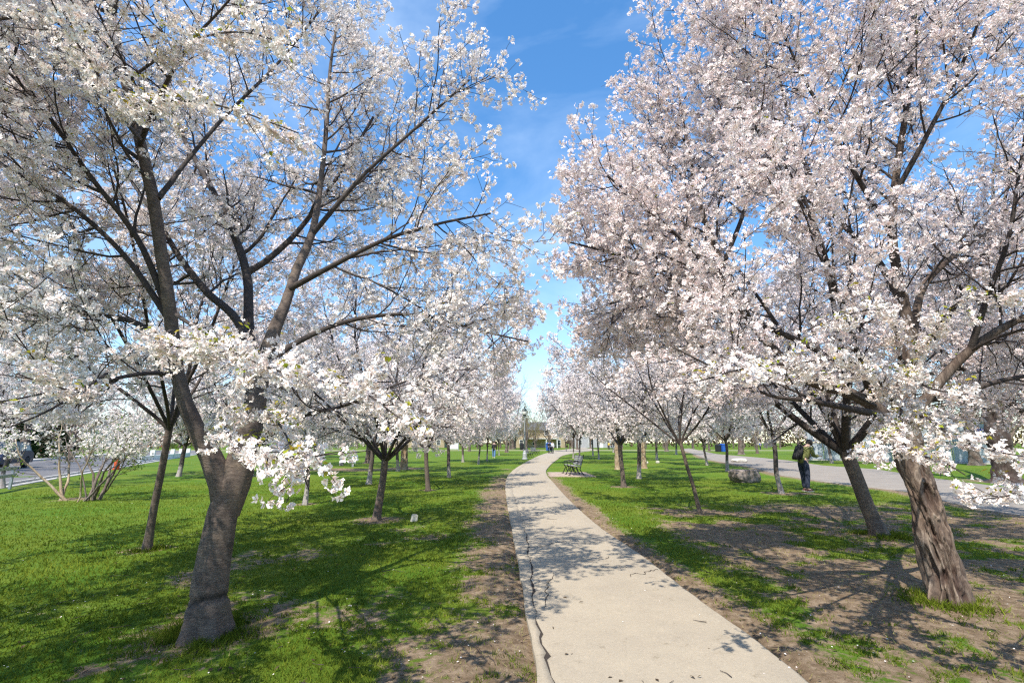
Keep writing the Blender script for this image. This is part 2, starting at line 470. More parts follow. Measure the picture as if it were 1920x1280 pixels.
M['mortar'] = plain('brick_wall_base', (0.30, 0.10, 0.065), 0.9, var=0.3, scale=6)
M['roof'] = plain('grey_shingles', (0.14, 0.145, 0.16), 0.9, var=0.3, scale=4)
M['white_paint'] = plain('white_paint', (0.72, 0.72, 0.70), 0.6, var=0.08, scale=3, bump=0.05)
M['grey_render'] = plain('grey_house_wall', (0.34, 0.34, 0.35), 0.9, var=0.15, scale=2)
M['win_glass'] = plain('dark_window_glass', (0.03, 0.04, 0.05), 0.08, 0.0, var=0.2, bump=0)
M['car_paint'] = plain('dark_blue_car_paint', (0.008, 0.016, 0.045), 0.45, 0.0, var=0.05, bump=0)
M['car_silver'] = plain('silver_car_paint', (0.45, 0.46, 0.48), 0.25, 0.6, var=0.05, bump=0)
M['car_paint'].node_tree.nodes['Principled BSDF'].inputs['Specular IOR Level'].default_value = 0.2
M['tyre'] = plain('tyre_rubber', (0.02, 0.02, 0.02), 0.85, scale=30)
M['rim'] = plain('alloy_rim', (0.45, 0.45, 0.46), 0.3, 0.9, bump=0)
M['red_light'] = plain('red_lamp_plastic', (0.35, 0.01, 0.01), 0.25, bump=0)
M['galv'] = plain('galvanised_steel', (0.36, 0.38, 0.40), 0.45, 0.6, scale=12)
M['hydrant'] = plain('orange_red_hydrant_paint', (0.55, 0.08, 0.015), 0.45, scale=12)
M['orange'] = plain('orange_plastic', (0.7, 0.22, 0.03), 0.5)
M['yellow_cloth'] = plain('yellow_cloth', (0.65, 0.42, 0.05), 0.8)
M['green_dark'] = leaf_mat('dark_evergreen', (0.012, 0.028, 0.010), (0.035, 0.06, 0.02), 0.15)
M['green_shrub'] = leaf_mat('fresh_shrub_leaves', (0.10, 0.20, 0.02), (0.22, 0.30, 0.04), 0.4)
M['willow'] = leaf_mat('yellow_green_catkins', (0.20, 0.17, 0.04), (0.34, 0.30, 0.07), 0.4)
M['brownbud'] = leaf_mat('brown_buds', (0.085, 0.058, 0.042), (0.15, 0.11, 0.065), 0.3)

def screen_material():
    m, n, l, b = new_mat('blue_grey_windscreen_mesh')
    v = obj_vec(n, l, (6, 6, 0.5))
    t = noise(n, l, 1.5, 5, 0.6, v)
    r = ramp(n, [(0.3, (0.34, 0.39, 0.43)), (0.7, (0.52, 0.56, 0.60))])
    l.new(t.outputs[0], r.inputs[0]); l.new(r.outputs[0], b.inputs['Base Color'])
    b.inputs['Roughness'].default_value = 0.6
    tr = n.new('ShaderNodeBsdfTransparent'); s = n.new('ShaderNodeMixShader'); s.inputs[0].default_value = 0.82
    l.new(tr.outputs[0], s.inputs[1]); l.new(b.outputs[0], s.inputs[2])
    l.new(s.outputs[0], n['Material Output'].inputs[0])
    return m
M['screen'] = screen_material()

# ------------------------------------------------------------------ paths in plan
L_EDGE = [(1012, 1340), (1010, 1280), (990, 1180), (975, 1080), (962, 1000), (950, 940), (948, 905), (956, 887), (976, 872), (1000, 859), (1022, 850), (1050, 843.5), (1095, 838.5)]
R_EDGE = [(1590, 1340), (1515, 1280), (1400, 1190), (1290, 1110), (1200, 1040), (1120, 985), (1065, 935), (1038, 905), (1025, 889), (1027, 877), (1044, 862), (1066, 851), (1120, 843)]
def catmull(pts, n):
    pts = [np.array(p, float) for p in pts]
    pts = [2 * pts[0] - pts[1]] + pts + [2 * pts[-1] - pts[-2]]
    out = []
    for i in range(1, len(pts) - 2):
        p0, p1, p2, p3 = pts[i - 1:i + 3]
        for k in range(n):
            t = k / n
            out.append(0.5 * ((2 * p1) + (-p0 + p2) * t + (2 * p0 - 5 * p1 + 4 * p2 - p3) * t * t + (-p0 + 3 * p1 - 3 * p2 + p3) * t ** 3))
    out.append(pts[-2])
    return np.array(out)
def resample(pl, n, power=1.0):
    d = np.r_[0, np.cumsum(np.linalg.norm(np.diff(pl, axis=0), axis=1))]
    t = (np.linspace(0, 1, n) ** power) * d[-1]
    return np.stack([np.interp(t, d, pl[:, k]) for k in range(pl.shape[1])], 1)
start_l, start_r = np.array([0.05, -6.0]), np.array([3.3, -6.0])
le = [G(*p)[:2] for p in L_EDGE]; re_ = [G(*p)[:2] for p in R_EDGE]
PL = catmull([np.array([le[0][0] - 0.15, -7]), np.array([le[0][0] - 0.05, 0])] + le, 14)
PR = catmull([np.array([re_[0][0] - 0.15, -7]), np.array([re_[0][0], 0])] + re_, 14)

def seg_dist(x, y, pl):
    """distance of points to polyline (and x-side ignored)"""
    best = np.full(x.shape, 1e9)
    for i in range(len(pl) - 1):
        a, b = pl[i], pl[i + 1]
        d = b - a; L2 = max(1e-9, d @ d)
        t = np.clip(((x - a[0]) * d[0] + (y - a[1]) * d[1]) / L2, 0, 1)
        best = np.minimum(best, np.hypot(x - a[0] - t * d[0], y - a[1] - t * d[1]))
    return best
PLs, PRs = PL[::4], PR[::4]

TREE_SPOTS = []   # filled below, bare soil round each trunk
def spot(px, py): p = G(px, py); return p

BARE = [(385, 1190, 0.9), (1775, 1130, 1.2), (1650, 1005, 0.9), (275, 1030, 0.5), (705, 975, 0.8), (1310, 960, 0.9), (1463, 925, 0.8),
        (757, 878, 2.2), (803, 918, 0.5), (1168, 912, 0.8), (150, 935, 0.7), (1885, 902, 2.4), (1515, 925, 0.8), (572, 945, 0.4)]
DPATH = catmull([(1276, 842), (1330, 857), (1400, 868), (1480, 881), (1560, 891), (1660, 900), (1760, 920), (1850, 940), (2050, 985)], 6)
DP_NEAR = np.array([G(1276, 842)[:2]] + [G(*p)[:2] for p in [(1330, 862), (1400, 874), (1470, 892), (1560, 905), (1700, 922), (1800, 947), (1920, 968), (2100, 1010)]])
DP_FAR = np.array([G(1292, 840)[:2]] + [G(*p)[:2] for p in [(1345, 851), (1430, 858), (1480, 863), (1540, 872), (1640, 879), (1760, 897), (1920, 918), (2100, 945)]])

def inside_path(x, y, a=PL, b=PR):
    lx = np.interp(y, a[:, 1], a[:, 0]); rx = np.interp(y, b[:, 1], b[:, 0])
    return (x > lx) & (x < rx) & (y < 100)
def dirt_fn(x, y):
    n1 = fbm(x * 0.55, y * 0.55, oct=4, seed=3)
    n2 = fbm(x * 2.3, y * 2.3, oct=3, seed=9)
    m = np.zeros_like(x) + 0.02
    lx = np.interp(y, PL[:, 1], PL[:, 0]); rx = np.interp(y, PR[:, 1], PR[:, 0])
    dl = lx - x; dr = x - rx
    fade = np.clip((34 - y) / 16, 0, 1)
    # worn strip left of the path, narrower to the right
    w1 = 0.95 + 0.8 * (n1 - 0.5)
    m = np.maximum(m, np.where((dl > -0.3), np.clip(1.05 - dl / w1 * 0.75, 0, 0.86), 0) * fade * np.clip(0.75 + 1.6 * (n2 - 0.42), 0.35, 1.15))
    w2 = 0.5 + 0.5 * (n1 - 0.5)
    m = np.maximum(m, np.where((dr > -0.3), np.clip(1.0 - dr / w2 * 0.7, 0, 0.7), 0) * fade)
    # thin, trodden lawn under the trees on the right
    zr = np.clip((x - 1.9 - 0.05 * y) / 1.0, 0, 1) * np.clip((15.5 - y) / 4, 0, 1) * np.clip(1.2 - (x - 12) / 5, 0, 1)
    m = np.maximum(m, zr * np.clip(0.60 + 1.2 * (n1 - 0.47) + 1.7 * (n2 - 0.5), 0, 0.88))
    # under left trees
    zl = np.clip((3.0 - np.hypot((x + 1.9) * 0.8, (y - 4.2))) / 2.0, 0, 1)
    m = np.maximum(m, zl * np.clip(0.25 + 1.3 * (n1 - 0.5) + 1.5 * (n2 - 0.5), 0, 0.8))
    zl2 = np.clip((x + 6) / 2, 0, 1) * (x < 0.5) * np.clip((13 - y) / 4, 0, 1)
    m = np.maximum(m, zl2 * np.clip(0.14 + 1.3 * (n1 - 0.5) + 1.0 * (n2 - 0.5), 0, 0.6))
    for px, py, r in BARE:
        p = G(px, py)
        d = np.hypot(x - p[0], y - p[1])
        m = np.maximum(m, np.clip(1.15 - d / r, 0, 0.9) * (0.55 + 0.9 * (n2 - 0.25)))
    # edge of the drive on the right
    d = seg_dist(x, y, DP_NEAR)
    m = np.maximum(m, np.clip(0.9 - d / 1.1, 0, 0.8) * (n1 + 0.4))
    # worn oval in the left lawn
    p = G(640, 880)
    m = np.maximum(m, np.clip(1.0 - np.hypot((x - p[0]) / 7, (y - p[1]) / 3.0), 0, 1) * 0.9 * (0.4 + n1))
    m = np.maximum(m, np.clip((n1 - 0.66) * 3, 0, 0.5) * (y < 40))
    return m
def height_fn(x, y):
    r = np.hypot(x, y)
    h = 0.035 * (fbm(x * 0.8, y * 0.8, oct=3, seed=21) - 0.5) * np.clip(1.3 - r / 60, 0, 1)
    lx = np.interp(y, PL[:, 1], PL[:, 0]); rx = np.interp(y, PR[:, 1], PR[:, 0])
    e = np.minimum(np.abs(x - lx), np.abs(x - rx))
    ins = (x > lx - 0.05) & (x < rx + 0.05) & (y < 110)
    k = np.clip(e / 0.5, 0, 1)
    return np.where(ins, -0.05, h * k - 0.012 * (1 - k))

# ------------------------------------------------------------------ ground
def axis(lo, hi, near_lo, near_hi, step, growth=1.09):
    a = list(np.arange(near_lo, near_hi, step))
    s, v = step, near_hi
    while v < hi: a.append(v); s *= growth; v += s
    a.append(hi)
    s, v = step, near_lo - step
    b = []
    while v > lo: b.append(v); s *= growth; v -= s
    b.append(lo)
    return np.array(b[::-1] + a)
gx = axis(-900, 900, -6, 10, 0.11, 1.08); gy = axis(-60, 1500, 1.5, 14, 0.11, 1.065)
X, Y = np.meshgrid(gx, gy)
Z = height_fn(X, Y)
nx, ny = len(gx), len(gy)
idx = np.arange(nx * ny).reshape(ny, nx)
F = np.stack([idx[:-1, :-1], idx[:-1, 1:], idx[1:, 1:], idx[1:, :-1]], -1).reshape(-1, 4)
ground = link('lawn', mk_mesh('lawn', np.stack([X, Y, Z], -1).reshape(-1, 3), F, M['ground'], True, {'dirt': dirt_fn(X, Y).ravel()}), kind='structure')

def strip(name, A, B, z, m, cols=8, thick=0.06, jag=0.0, seed=1, lo=0.0, hi=1.0, n=260, power=1.5, parent=None, lof=None, hif=None):
    a, b = resample(A, n, power), resample(B, n, power)
    js = (fbm(np.arange(n) * 0.9, np.zeros(n), oct=3, seed=seed) - 0.5) * 2 * jag
    jt = (fbm(np.arange(n) * 0.9, np.zeros(n), oct=3, seed=seed + 5) - 0.5) * 2 * jag
    w = np.linalg.norm(b - a, axis=1)
    t0 = (lof if lof is not None else np.full(n, lo)) + js / w
    t1 = (hif if hif is not None else np.full(n, hi)) + jt / w
    us = np.linspace(0, 1, cols + 1); us[1] = 0.012; us[-2] = 0.988
    T = t0[:, None] + (t1 - t0)[:, None] * us[None]
    Pt = a[:, None, :] * (1 - T[..., None]) + b[:, None, :] * T[..., None]
    zz = np.full((n, cols + 1), z)
    zz[:, 0] -= 0.006; zz[:, -1] -= 0.006
    top = np.concatenate([Pt, zz[..., None]], -1)
    lo_ = top[:, 0].copy(); lo_[:, 2] = z - thick
    hi_ = top[:, -1].copy(); hi_[:, 2] = z - thick
    V = np.concatenate([lo_[:, None], top, hi_[:, None]], 1)
    c = cols + 3
    ii = np.arange(n * c).reshape(n, c)
    F = np.stack([ii[:-1, :-1], ii[:-1, 1:], ii[1:, 1:], ii[1:, :-1]], -1).reshape(-1, 4)
    o = link(name, mk_mesh(name, V.reshape(-1, 3), F, m, False), parent)
    return o
# the park path: main slab and the broken-off strip along its left edge, a jagged crack between them
NP_ = 700
Apts, Bpts = resample(PL, NP_, 1.7), resample(PR, NP_, 1.7)
yy = Apts[:, 1]
wid = np.linalg.norm(Bpts - Apts, axis=1)
crack = 0.062 + 0.022 * (fbm(yy * 5.5, yy * 0, oct=5, seed=5) - 0.5) * 2 + np.interp(yy, [2, 3.5, 5.5, 7, 11], [0.0, 0.0, -0.01, 0.02, 0.08])
on = np.interp(yy, [-8, 9.5, 10.5], [1, 1, 0])
gap = (0.005 + 0.030 * fbm(yy * 3.1, yy * 0, oct=3, seed=31) ** 1.5) * on
pr = strip('path', PL, PR, 0.018, M['path'], 10, 0.07, 0.035, 2, n=NP_, power=1.7, lof=crack + gap / wid)
pr['kind'] = 'structure'
ps = strip('path_edge', PL, PR, 0.014, M['path'], 3, 0.07, 0.0, 2, n=NP_, power=1.7, lof=(fbm(np.arange(NP_) * 0.35, np.zeros(NP_), oct=3, seed=77) - 0.5) * 0.03, hif=crack - gap / wid + 0.0002)
ps['kind'] = 'structure'
def ribbon(name, pts, w, z, m, seed):
    pts = np.array(pts, float); n = len(pts)
    t = np.gradient(pts, axis=0); t /= np.linalg.norm(t, axis=1, keepdims=True); nn = np.stack([-t[:, 1], t[:, 0]], 1)
    ww = w * (0.25 + 1.5 * fbm(np.arange(n) * 0.8, np.zeros(n), oct=2, seed=seed)) * np.sin(np.linspace(0.05, math.pi - 0.05, n)) ** 0.4
    a = pts + nn * ww[:, None] / 2; b = pts - nn * ww[:, None] / 2
    V = np.concatenate([np.c_[a, np.full(n, z)], np.c_[b, np.full(n, z)]])
    i = np.arange(n - 1)
    o = link(name, mk_mesh(name, V, np.stack([i, i + 1, i + 1 + n, i + n], 1), m, False)); o['kind'] = 'structure'
    return o
M['clod'] = plain('soil_clods', (0.15, 0.105, 0.07), 1.0, var=0.4, scale=12, bump=0)
M['crack_soil'] = plain('dark_soil_in_cracks', (0.035, 0.025, 0.018), 1.0, var=0.4, scale=40, bump=0.3)
cc_ = Apts + (Bpts - Apts) * crack[:, None]
m_ = (yy < 10.6) & (yy > 0)
ribbon('crack', cc_[m_], 0.075, 0.0125, M['crack_soil'], 6)
for k_, (u0, u1, y0, y1) in enumerate([(0.10, 0.55, 7.9, 8.5), (0.04, 0.40, 10.4, 11.2), (0.30, 0.97, 14.0, 13.6), (0.72, 0.99, 6.3, 6.6), (0.10, 0.22, 5.2, 6.4)]):
    n_ = 60; q_ = np.linspace(0, 1, n_); y_ = y0 + (y1 - y0) * q_ + 0.22 * (fbm(q_ * 7, q_ * 0, oct=4, seed=90 + k_) - 0.5)
    u_ = u0 + (u1 - u0) * q_ + 0.05 * (fbm(q_ * 9, q_ * 0, oct=4, seed=50 + k_) - 0.5)
    lx_ = np.interp(y_, PL[:, 1], PL[:, 0]); rx_ = np.interp(y_, PR[:, 1], PR[:, 0])
    ribbon('crack', np.stack([lx_ + (rx_ - lx_) * u_, y_], 1), 0.011, 0.022, M['crack_soil'], k_)
dv = strip('driveway', DP_FAR, DP_NEAR, 0.012, M['drive'], 8, 0.05, 0.12, 4, n=200, power=1.0)
dv['kind'] = 'structure'
# cross path far away
cp = strip('far_path', np.array([[-140, 96.0], [-40, 97.5], [10, 98], [60, 97], [120, 92]]), np.array([[-140, 101.0], [-40, 102], [10, 103], [60, 101.5], [120, 96.5]]), 0.02, M['path'], 2, 0.05, n=60, power=1)
cp['kind'] = 'structure'
cp2 = strip('far_path', np.array([[-70, 62.0], [-55, 66], [-30, 97]]), np.array([[-70, 64.5], [-56, 68], [-32, 98]]), 0.014, M['drive'], 2, 0.05, n=40, power=1)
cp2['kind'] = 'structure'
# grassy island beyond the drive edge is plain lawn; the road on the left
RN = np.array([G(-260, 960)[:2], G(0, 913)[:2], G(110, 893)[:2], G(250, 872)[:2], G(352, 854)[:2]])
dirv = (RN[-1] - RN[1]) / np.linalg.norm(RN[-1] - RN[1])
perp = np.array([-dirv[1], dirv[0]])
RN = np.array([RN[1] - dirv * 30, RN[1], RN[1] + dirv * 20, RN[1] + dirv * 48, RN[1] + dirv * 90])
def off(k): return RN + perp * k
kerb = strip('kerb', off(0.18), off(0), 0.11, M['concrete'], 2, 0.16, n=50, power=1); kerb['kind'] = 'structure'
sw = strip('pavement', off(0.0), off(-0.35), 0.03, M['concrete'], 3, 0.08, n=50, power=1); sw['kind'] = 'structure'
rd = strip('road', off(9.5), off(0.18), 0.006, M['asphalt'], 4, 0.03, n=50, power=1); rd['kind'] = 'structure'
kerb2 = strip('kerb', off(9.7), off(9.5), 0.12, M['concrete'], 2, 0.16, n=50, power=1); kerb2['kind'] = 'structure'
sw2 = strip('pavement', off(11.6), off(9.7), 0.11, M['concrete'], 3, 0.16, n=50, power=1); sw2['kind'] = 'structure'

# ------------------------------------------------------------------ vegetation engine
def tubes(polys, sides):
    """polys: list of (pts N,3, rad N); same N vectorised together"""
    groups = {}
    for p, r in polys: groups.setdefault(len(p), []).append((p, r))
    Vs, Fs, base = [], [], 0
    for N, g in groups.items():
        Pp = np.array([a for a, _ in g]); R = np.array([b for _, b in g])
        T = np.empty_like(Pp)
        T[:, 1:-1] = Pp[:, 2:] - Pp[:, :-2]; T[:, 0] = Pp[:, 1] - Pp[:, 0]; T[:, -1] = Pp[:, -1] - Pp[:, -2]
        T /= np.maximum(1e-9, np.linalg.norm(T, axis=2, keepdims=True))
        ax = Pp[:, -1] - Pp[:, 0]; ax /= np.maximum(1e-9, np.linalg.norm(ax, axis=1, keepdims=True))
        ref = np.where(np.abs(ax[:, 2:3]) < 0.75, np.array([[0, 0, 1.0]]), np.array([[1.0, 0, 0]]))
        U = np.cross(T, ref[:, None, :]); U /= np.maximum(1e-9, np.linalg.norm(U, axis=2, keepdims=True))
        W = np.cross(T, U)
        a = np.arange(sides) * 2 * np.pi / sides
        V = Pp[:, :, None] + R[:, :, None, None] * (U[:, :, None] * np.cos(a)[None, None, :, None] + W[:, :, None] * np.sin(a)[None, None, :, None])
        K = len(g)
        ii = np.arange(K * N * sides).reshape(K, N, sides) + base
        j = np.roll(ii, -1, axis=2)
        Fs.append(np.stack([ii[:, :-1], j[:, :-1], j[:, 1:], ii[:, 1:]], -1).reshape(-1, 4))
        Vs.append(V.reshape(-1, 3)); base += K * N * sides
    return np.concatenate(Vs), np.concatenate(Fs)
def limb_tube(pts, rad, sides, name, mat, parent, lump=0.06, seed=0):
    V, F = tubes([(pts, rad)], sides)
    c = np.repeat(pts, sides, axis=0)
    d = V - c
    k = 1 + lump * 2 * (fbm(V[:, 0] * 9, V[:, 1] * 9, V[:, 2] * 7, oct=3, seed=seed) - 0.5)
    V = c + d * k[:, None]
    end = [list(range((len(pts) - 1) * sides, len(pts) * sides))]
    return link(name, mk_mesh(name, V, [F, np.array(end)], mat, True), parent)

class Grower:
    def __init__(s, seed, center, radii, keepout=None, zmin=0.9):
        s.rng = random.Random(seed); s.nr = np.random.default_rng(seed)
        s.c = np.array(center, float); s.r = np.array(radii, float); s.keepout = keepout; s.zmin = zmin
        s.lv = {1: [], 2: [], 3: []}; s.sites = []   # sites: (pos, dir)
    def inside(s, p, k=1.0):
        q = (p - s.c) / (s.r * k)
        if q @ q > 1: return False
        if p[2] < s.zmin: return False
        if s.keepout is not None and np.linalg.norm(p - s.keepout[0]) < s.keepout[1]: return False
        return True
    def dirvec(s, t, ang, prefer=None, w=0.0):
        # random direction at an angle to t
        v = np.array([s.rng.gauss(0, 1) for _ in range(3)])
        if prefer is not None: v = v + prefer * w
        v -= t * (v @ t); v /= max(1e-6, np.linalg.norm(v))
        d = t * math.cos(ang) + v * math.sin(ang)
        return d / np.linalg.norm(d)
    def grow(s, p, d, length, r0, r1, n, wig, up, env=1.0):
        step = length / n
        pts = [p.copy()]; g = s.rng.gauss
        for i in range(n):
            d = d + np.array([g(0, wig), g(0, wig), g(0, wig) + up])
            d = d / math.sqrt(d[0] * d[0] + d[1] * d[1] + d[2] * d[2])
            q = pts[-1] + d * step
            if not s.inside(q, env): break
            pts.append(q)
        if len(pts) < 3: return None
        pts = np.array(pts)
        if len(pts) < n + 1:
            pts = resample(pts, n + 1)
        return pts, np.linspace(r0, r1, n + 1)
    def populate(s, limbs, dens, lens, start=0.15, up=(0.05, 0.02, -0.01), site_gap=0.11, min_r=0.0018, tipbias=0.4, ang=(40, 65), bare_core=0.35, deeper=True):
        """limbs: list of (pts, rad, first fraction)"""
        rg = s.rng
        def along(pts, rad, gap, f0):
            d = np.r_[0, np.cumsum(np.linalg.norm(np.diff(pts, axis=0), axis=1))]
            L = d[-1]; t = L * f0 + rg.random() * gap
            while t < L * 0.99:
                i = min(len(d) - 2, int(np.searchsorted(d, t)) - 1); i = max(i, 0)
                f = (t - d[i]) / max(1e-9, d[i + 1] - d[i])
                tg = pts[i + 1] - pts[i]; tg = tg / max(1e-9, np.linalg.norm(tg))
                yield pts[i] + (pts[i + 1] - pts[i]) * f, tg, rad[i] + (rad[i + 1] - rad[i]) * f, t / L
                t += gap * (0.6 + 0.8 * rg.random())
        L1 = []
        for pts, rad, f0 in limbs:
            for p, t, r, u in along(pts, rad, dens[0], f0):
                outw = (p - s.c) / s.r; outw = outw / max(1e-6, np.linalg.norm(outw))
                d = s.dirvec(t, math.radians(rg.uniform(*ang)), outw + np.array([0, 0, 0.35]), 1.0)
                r0 = min(r * 0.6, 0.024) * rg.uniform(0.6, 1.0)
                b = s.grow(p, d, lens[0] * rg.uniform(0.6, 1.25) * (1.15 - 0.45 * u), r0, max(min_r * 1.3, r0 * 0.25), 11, 0.085, up[0])
                if b: L1.append(b)
            L1.append((pts[len(pts) // 2:], rad[len(pts) // 2:])) if False else None
        s.lv[1] += L1
        L2 = []
        srcs = [(a, b, 0.12) for a, b in L1] + [(p, r, max(0.45, f)) for p, r, f in limbs]
        for pts, rad, f0 in srcs:
            for p, t, r, u in along(pts, rad, dens[1], f0):
                outw = (p - s.c) / s.r; outw = outw / max(1e-6, np.linalg.norm(outw))
                d = s.dirvec(t, math.radians(rg.uniform(32, 62)), outw, 0.7)
                r0 = min(max(r * 0.55, min_r * 1.3), 0.007)
                b = s.grow(p, d, lens[1] * rg.uniform(0.5, 1.3) * (1.1 - 0.5 * u), r0, min_r, 6, 0.12, up[1], 1.06)
                if b: L2.append(b)
        s.lv[2] += L2
        L3 = []
        if deeper:
            for pts, rad in L2:
                for p, t, r, u in along(pts, rad, dens[2], 0.15):
                    d = s.dirvec(t, math.radians(rg.uniform(30, 65)))
                    b = s.grow(p, d, lens[2] * rg.uniform(0.4, 1.3), min_r * 1.1, min_r * 0.8, 3, 0.14, up[2], 1.12)
                    if b: L3.append(b)
        s.lv[3] += L3
        for lst, gapk, f0 in ((L3, 1.0, 0.15), (L2, 1.1, 0.25), (L1, 1.3, 0.6)):
            for pts, rad in lst:
                last = None
                for p, t, r, u in along(pts, rad, site_gap * gapk, f0):
                    q = np.linalg.norm((p - s.c) / s.r)
                    # blossom sits towards the outside of the crown and in runs along the twig
                    if rg.random() < bare_core * max(0.0, 1.12 - q) * 2: continue
                    s.sites.append((p, t))
                s.sites.append((pts[-1], pts[-1] - pts[-2]))
    def blossom_sites(s, thin=0.0, seed=5, scale=1.5):
        Pn = np.array([a for a, _ in s.sites]); T = np.array([b for _, b in s.sites])
        T /= np.maximum(1e-9, np.linalg.norm(T, axis=1, keepdims=True))
        n = fbm(Pn[:, 0] * scale, Pn[:, 1] * scale, Pn[:, 2] * scale, oct=3, seed=seed)
        keep = s.nr.random(len(Pn)) > np.clip((thin + (0.5 - n) * 2.6), 0, 0.95)
        return Pn[keep], T[keep]

def rand_unit(nr, n):
    v = nr.normal(size=(n, 3)); return v / np.linalg.norm(v, axis=1, keepdims=True)
def frames(N, nr):
    a = rand_unit(nr, len(N))
    U = np.cross(N, a); U /= np.maximum(1e-9, np.linalg.norm(U, axis=1, keepdims=True))
    return U, np.cross(N, U)
def flowers(name, C, N, size, nr, petals, mat, parent, cup=0.26):
    """each flower: a heart vertex and kite-shaped petals around it"""
    U, W = frames(N, nr)
    K = len(C)
    tri = petals < 0; petals = abs(petals)
    a = np.arange(petals) * 2 * np.pi / petals
    hw = np.pi / petals * 1.02
    T = [(0, 0, 0, 0.0)]
    for t in a:
        T += [(0.72 * math.cos(t - hw * 0.86), 0.72 * math.sin(t - hw * 0.86), cup * 0.75, 0.75), (1.0 * math.cos(t), 1.0 * math.sin(t), cup, 1.0), (0.72 * math.cos(t + hw * 0.86), 0.72 * math.sin(t + hw * 0.86), cup * 0.6, 0.75)]
    if tri:
        T = [(0, 0, 0, 0.0)]
        for t in a:
            for e in (-1, 1):
                T.append((math.cos(t + e * hw * 0.66), math.sin(t + e * hw * 0.66), cup * (1.0 - 0.25 * e), 1.0))
    T = np.array(T)
    jit = nr.normal(0, 0.10, size=(K, len(T), 3)); jit[:, 0] = 0
    loc = T[None, :, :3] + jit
    sc = size * nr.uniform(0.8, 1.15, K)
    cupk = nr.uniform(0.3, 2.2, K)
    V = C[:, None] + sc[:, None, None] * (loc[..., 0:1] * U[:, None] + loc[..., 1:2] * W[:, None] + loc[..., 2:3] * cupk[:, None, None] * N[:, None])
    m = len(T)
    f = np.array([[0, 1 + 3 * i, 2 + 3 * i, 3 + 3 * i] for i in range(petals)])
    if tri: f = np.array([[0, 1 + 2 * i, 2 + 2 * i] for i in range(petals)])
    F = (np.arange(K) * m)[:, None, None] + f[None]
    rad = np.tile(T[:, 3], K); rnd = np.repeat(nr.random(K), m)
    me = mk_mesh(name, V.reshape(-1, 3), F.reshape(-1, f.shape[1]), mat, False, {'rad': rad, 'rnd': rnd})
    return link(name, me, parent, 'stuff')
def kites(name, C, N, size, nr, mat, parent, aspect=0.45, kind='stuff'):
    K = len(C)
    U, W = frames(N, nr)
    s = (size * nr.uniform(0.6, 1.3, K))[:, None]
    V = np.stack([C, C + s * (0.5 * U + aspect * 0.5 * W) + s * 0.08 * N, C + s * U, C + s * (0.5 * U - aspect * 0.5 * W) + s * 0.08 * N], 1)
    F = np.arange(K * 4).reshape(K, 4)
    me = mk_mesh(name, V.reshape(-1, 3), F, mat, False, {'rad': np.ones(K * 4), 'rnd': np.repeat(nr.random(K), 4)})
    return link(name, me, parent, kind)
def clusters(Pn, T, nr, k, spread, droop=0.25):
    """k flowers round each site; returns centres and normals"""
    cnt = nr.integers(k[0], k[1] + 1, len(Pn))
    I = np.repeat(np.arange(len(Pn)), cnt)
    D = rand_unit(nr, len(I)) ; D[:, 2] -= droop
    t = T[I]; D -= t * (np.sum(D * t, 1, keepdims=True)) * 0.6
    D /= np.linalg.norm(D, axis=1, keepdims=True)
    C = Pn[I] + D * (spread * nr.uniform(0.55, 1.15, len(I)))[:, None]
    N = D + nr.normal(0, 0.35, size=D.shape); N /= np.linalg.norm(N, axis=1, keepdims=True)
    return C, N

def LB(pts, n=26, base=None):
    """limb through photograph pixels: (px, py, depth, width in px) -> points, radii"""
    Q = np.array([np.r_[P(a, b, y), w * 0.34 * (y * CP + (CAMZ and (P(a, b, y)[2] - CAMZ)) * SP) / FPX] for a, b, y, w in pts])
    Q = resample(catmull(Q, 8), n)
    return Q[:, :3], np.maximum(Q[:, 3], 0.002)

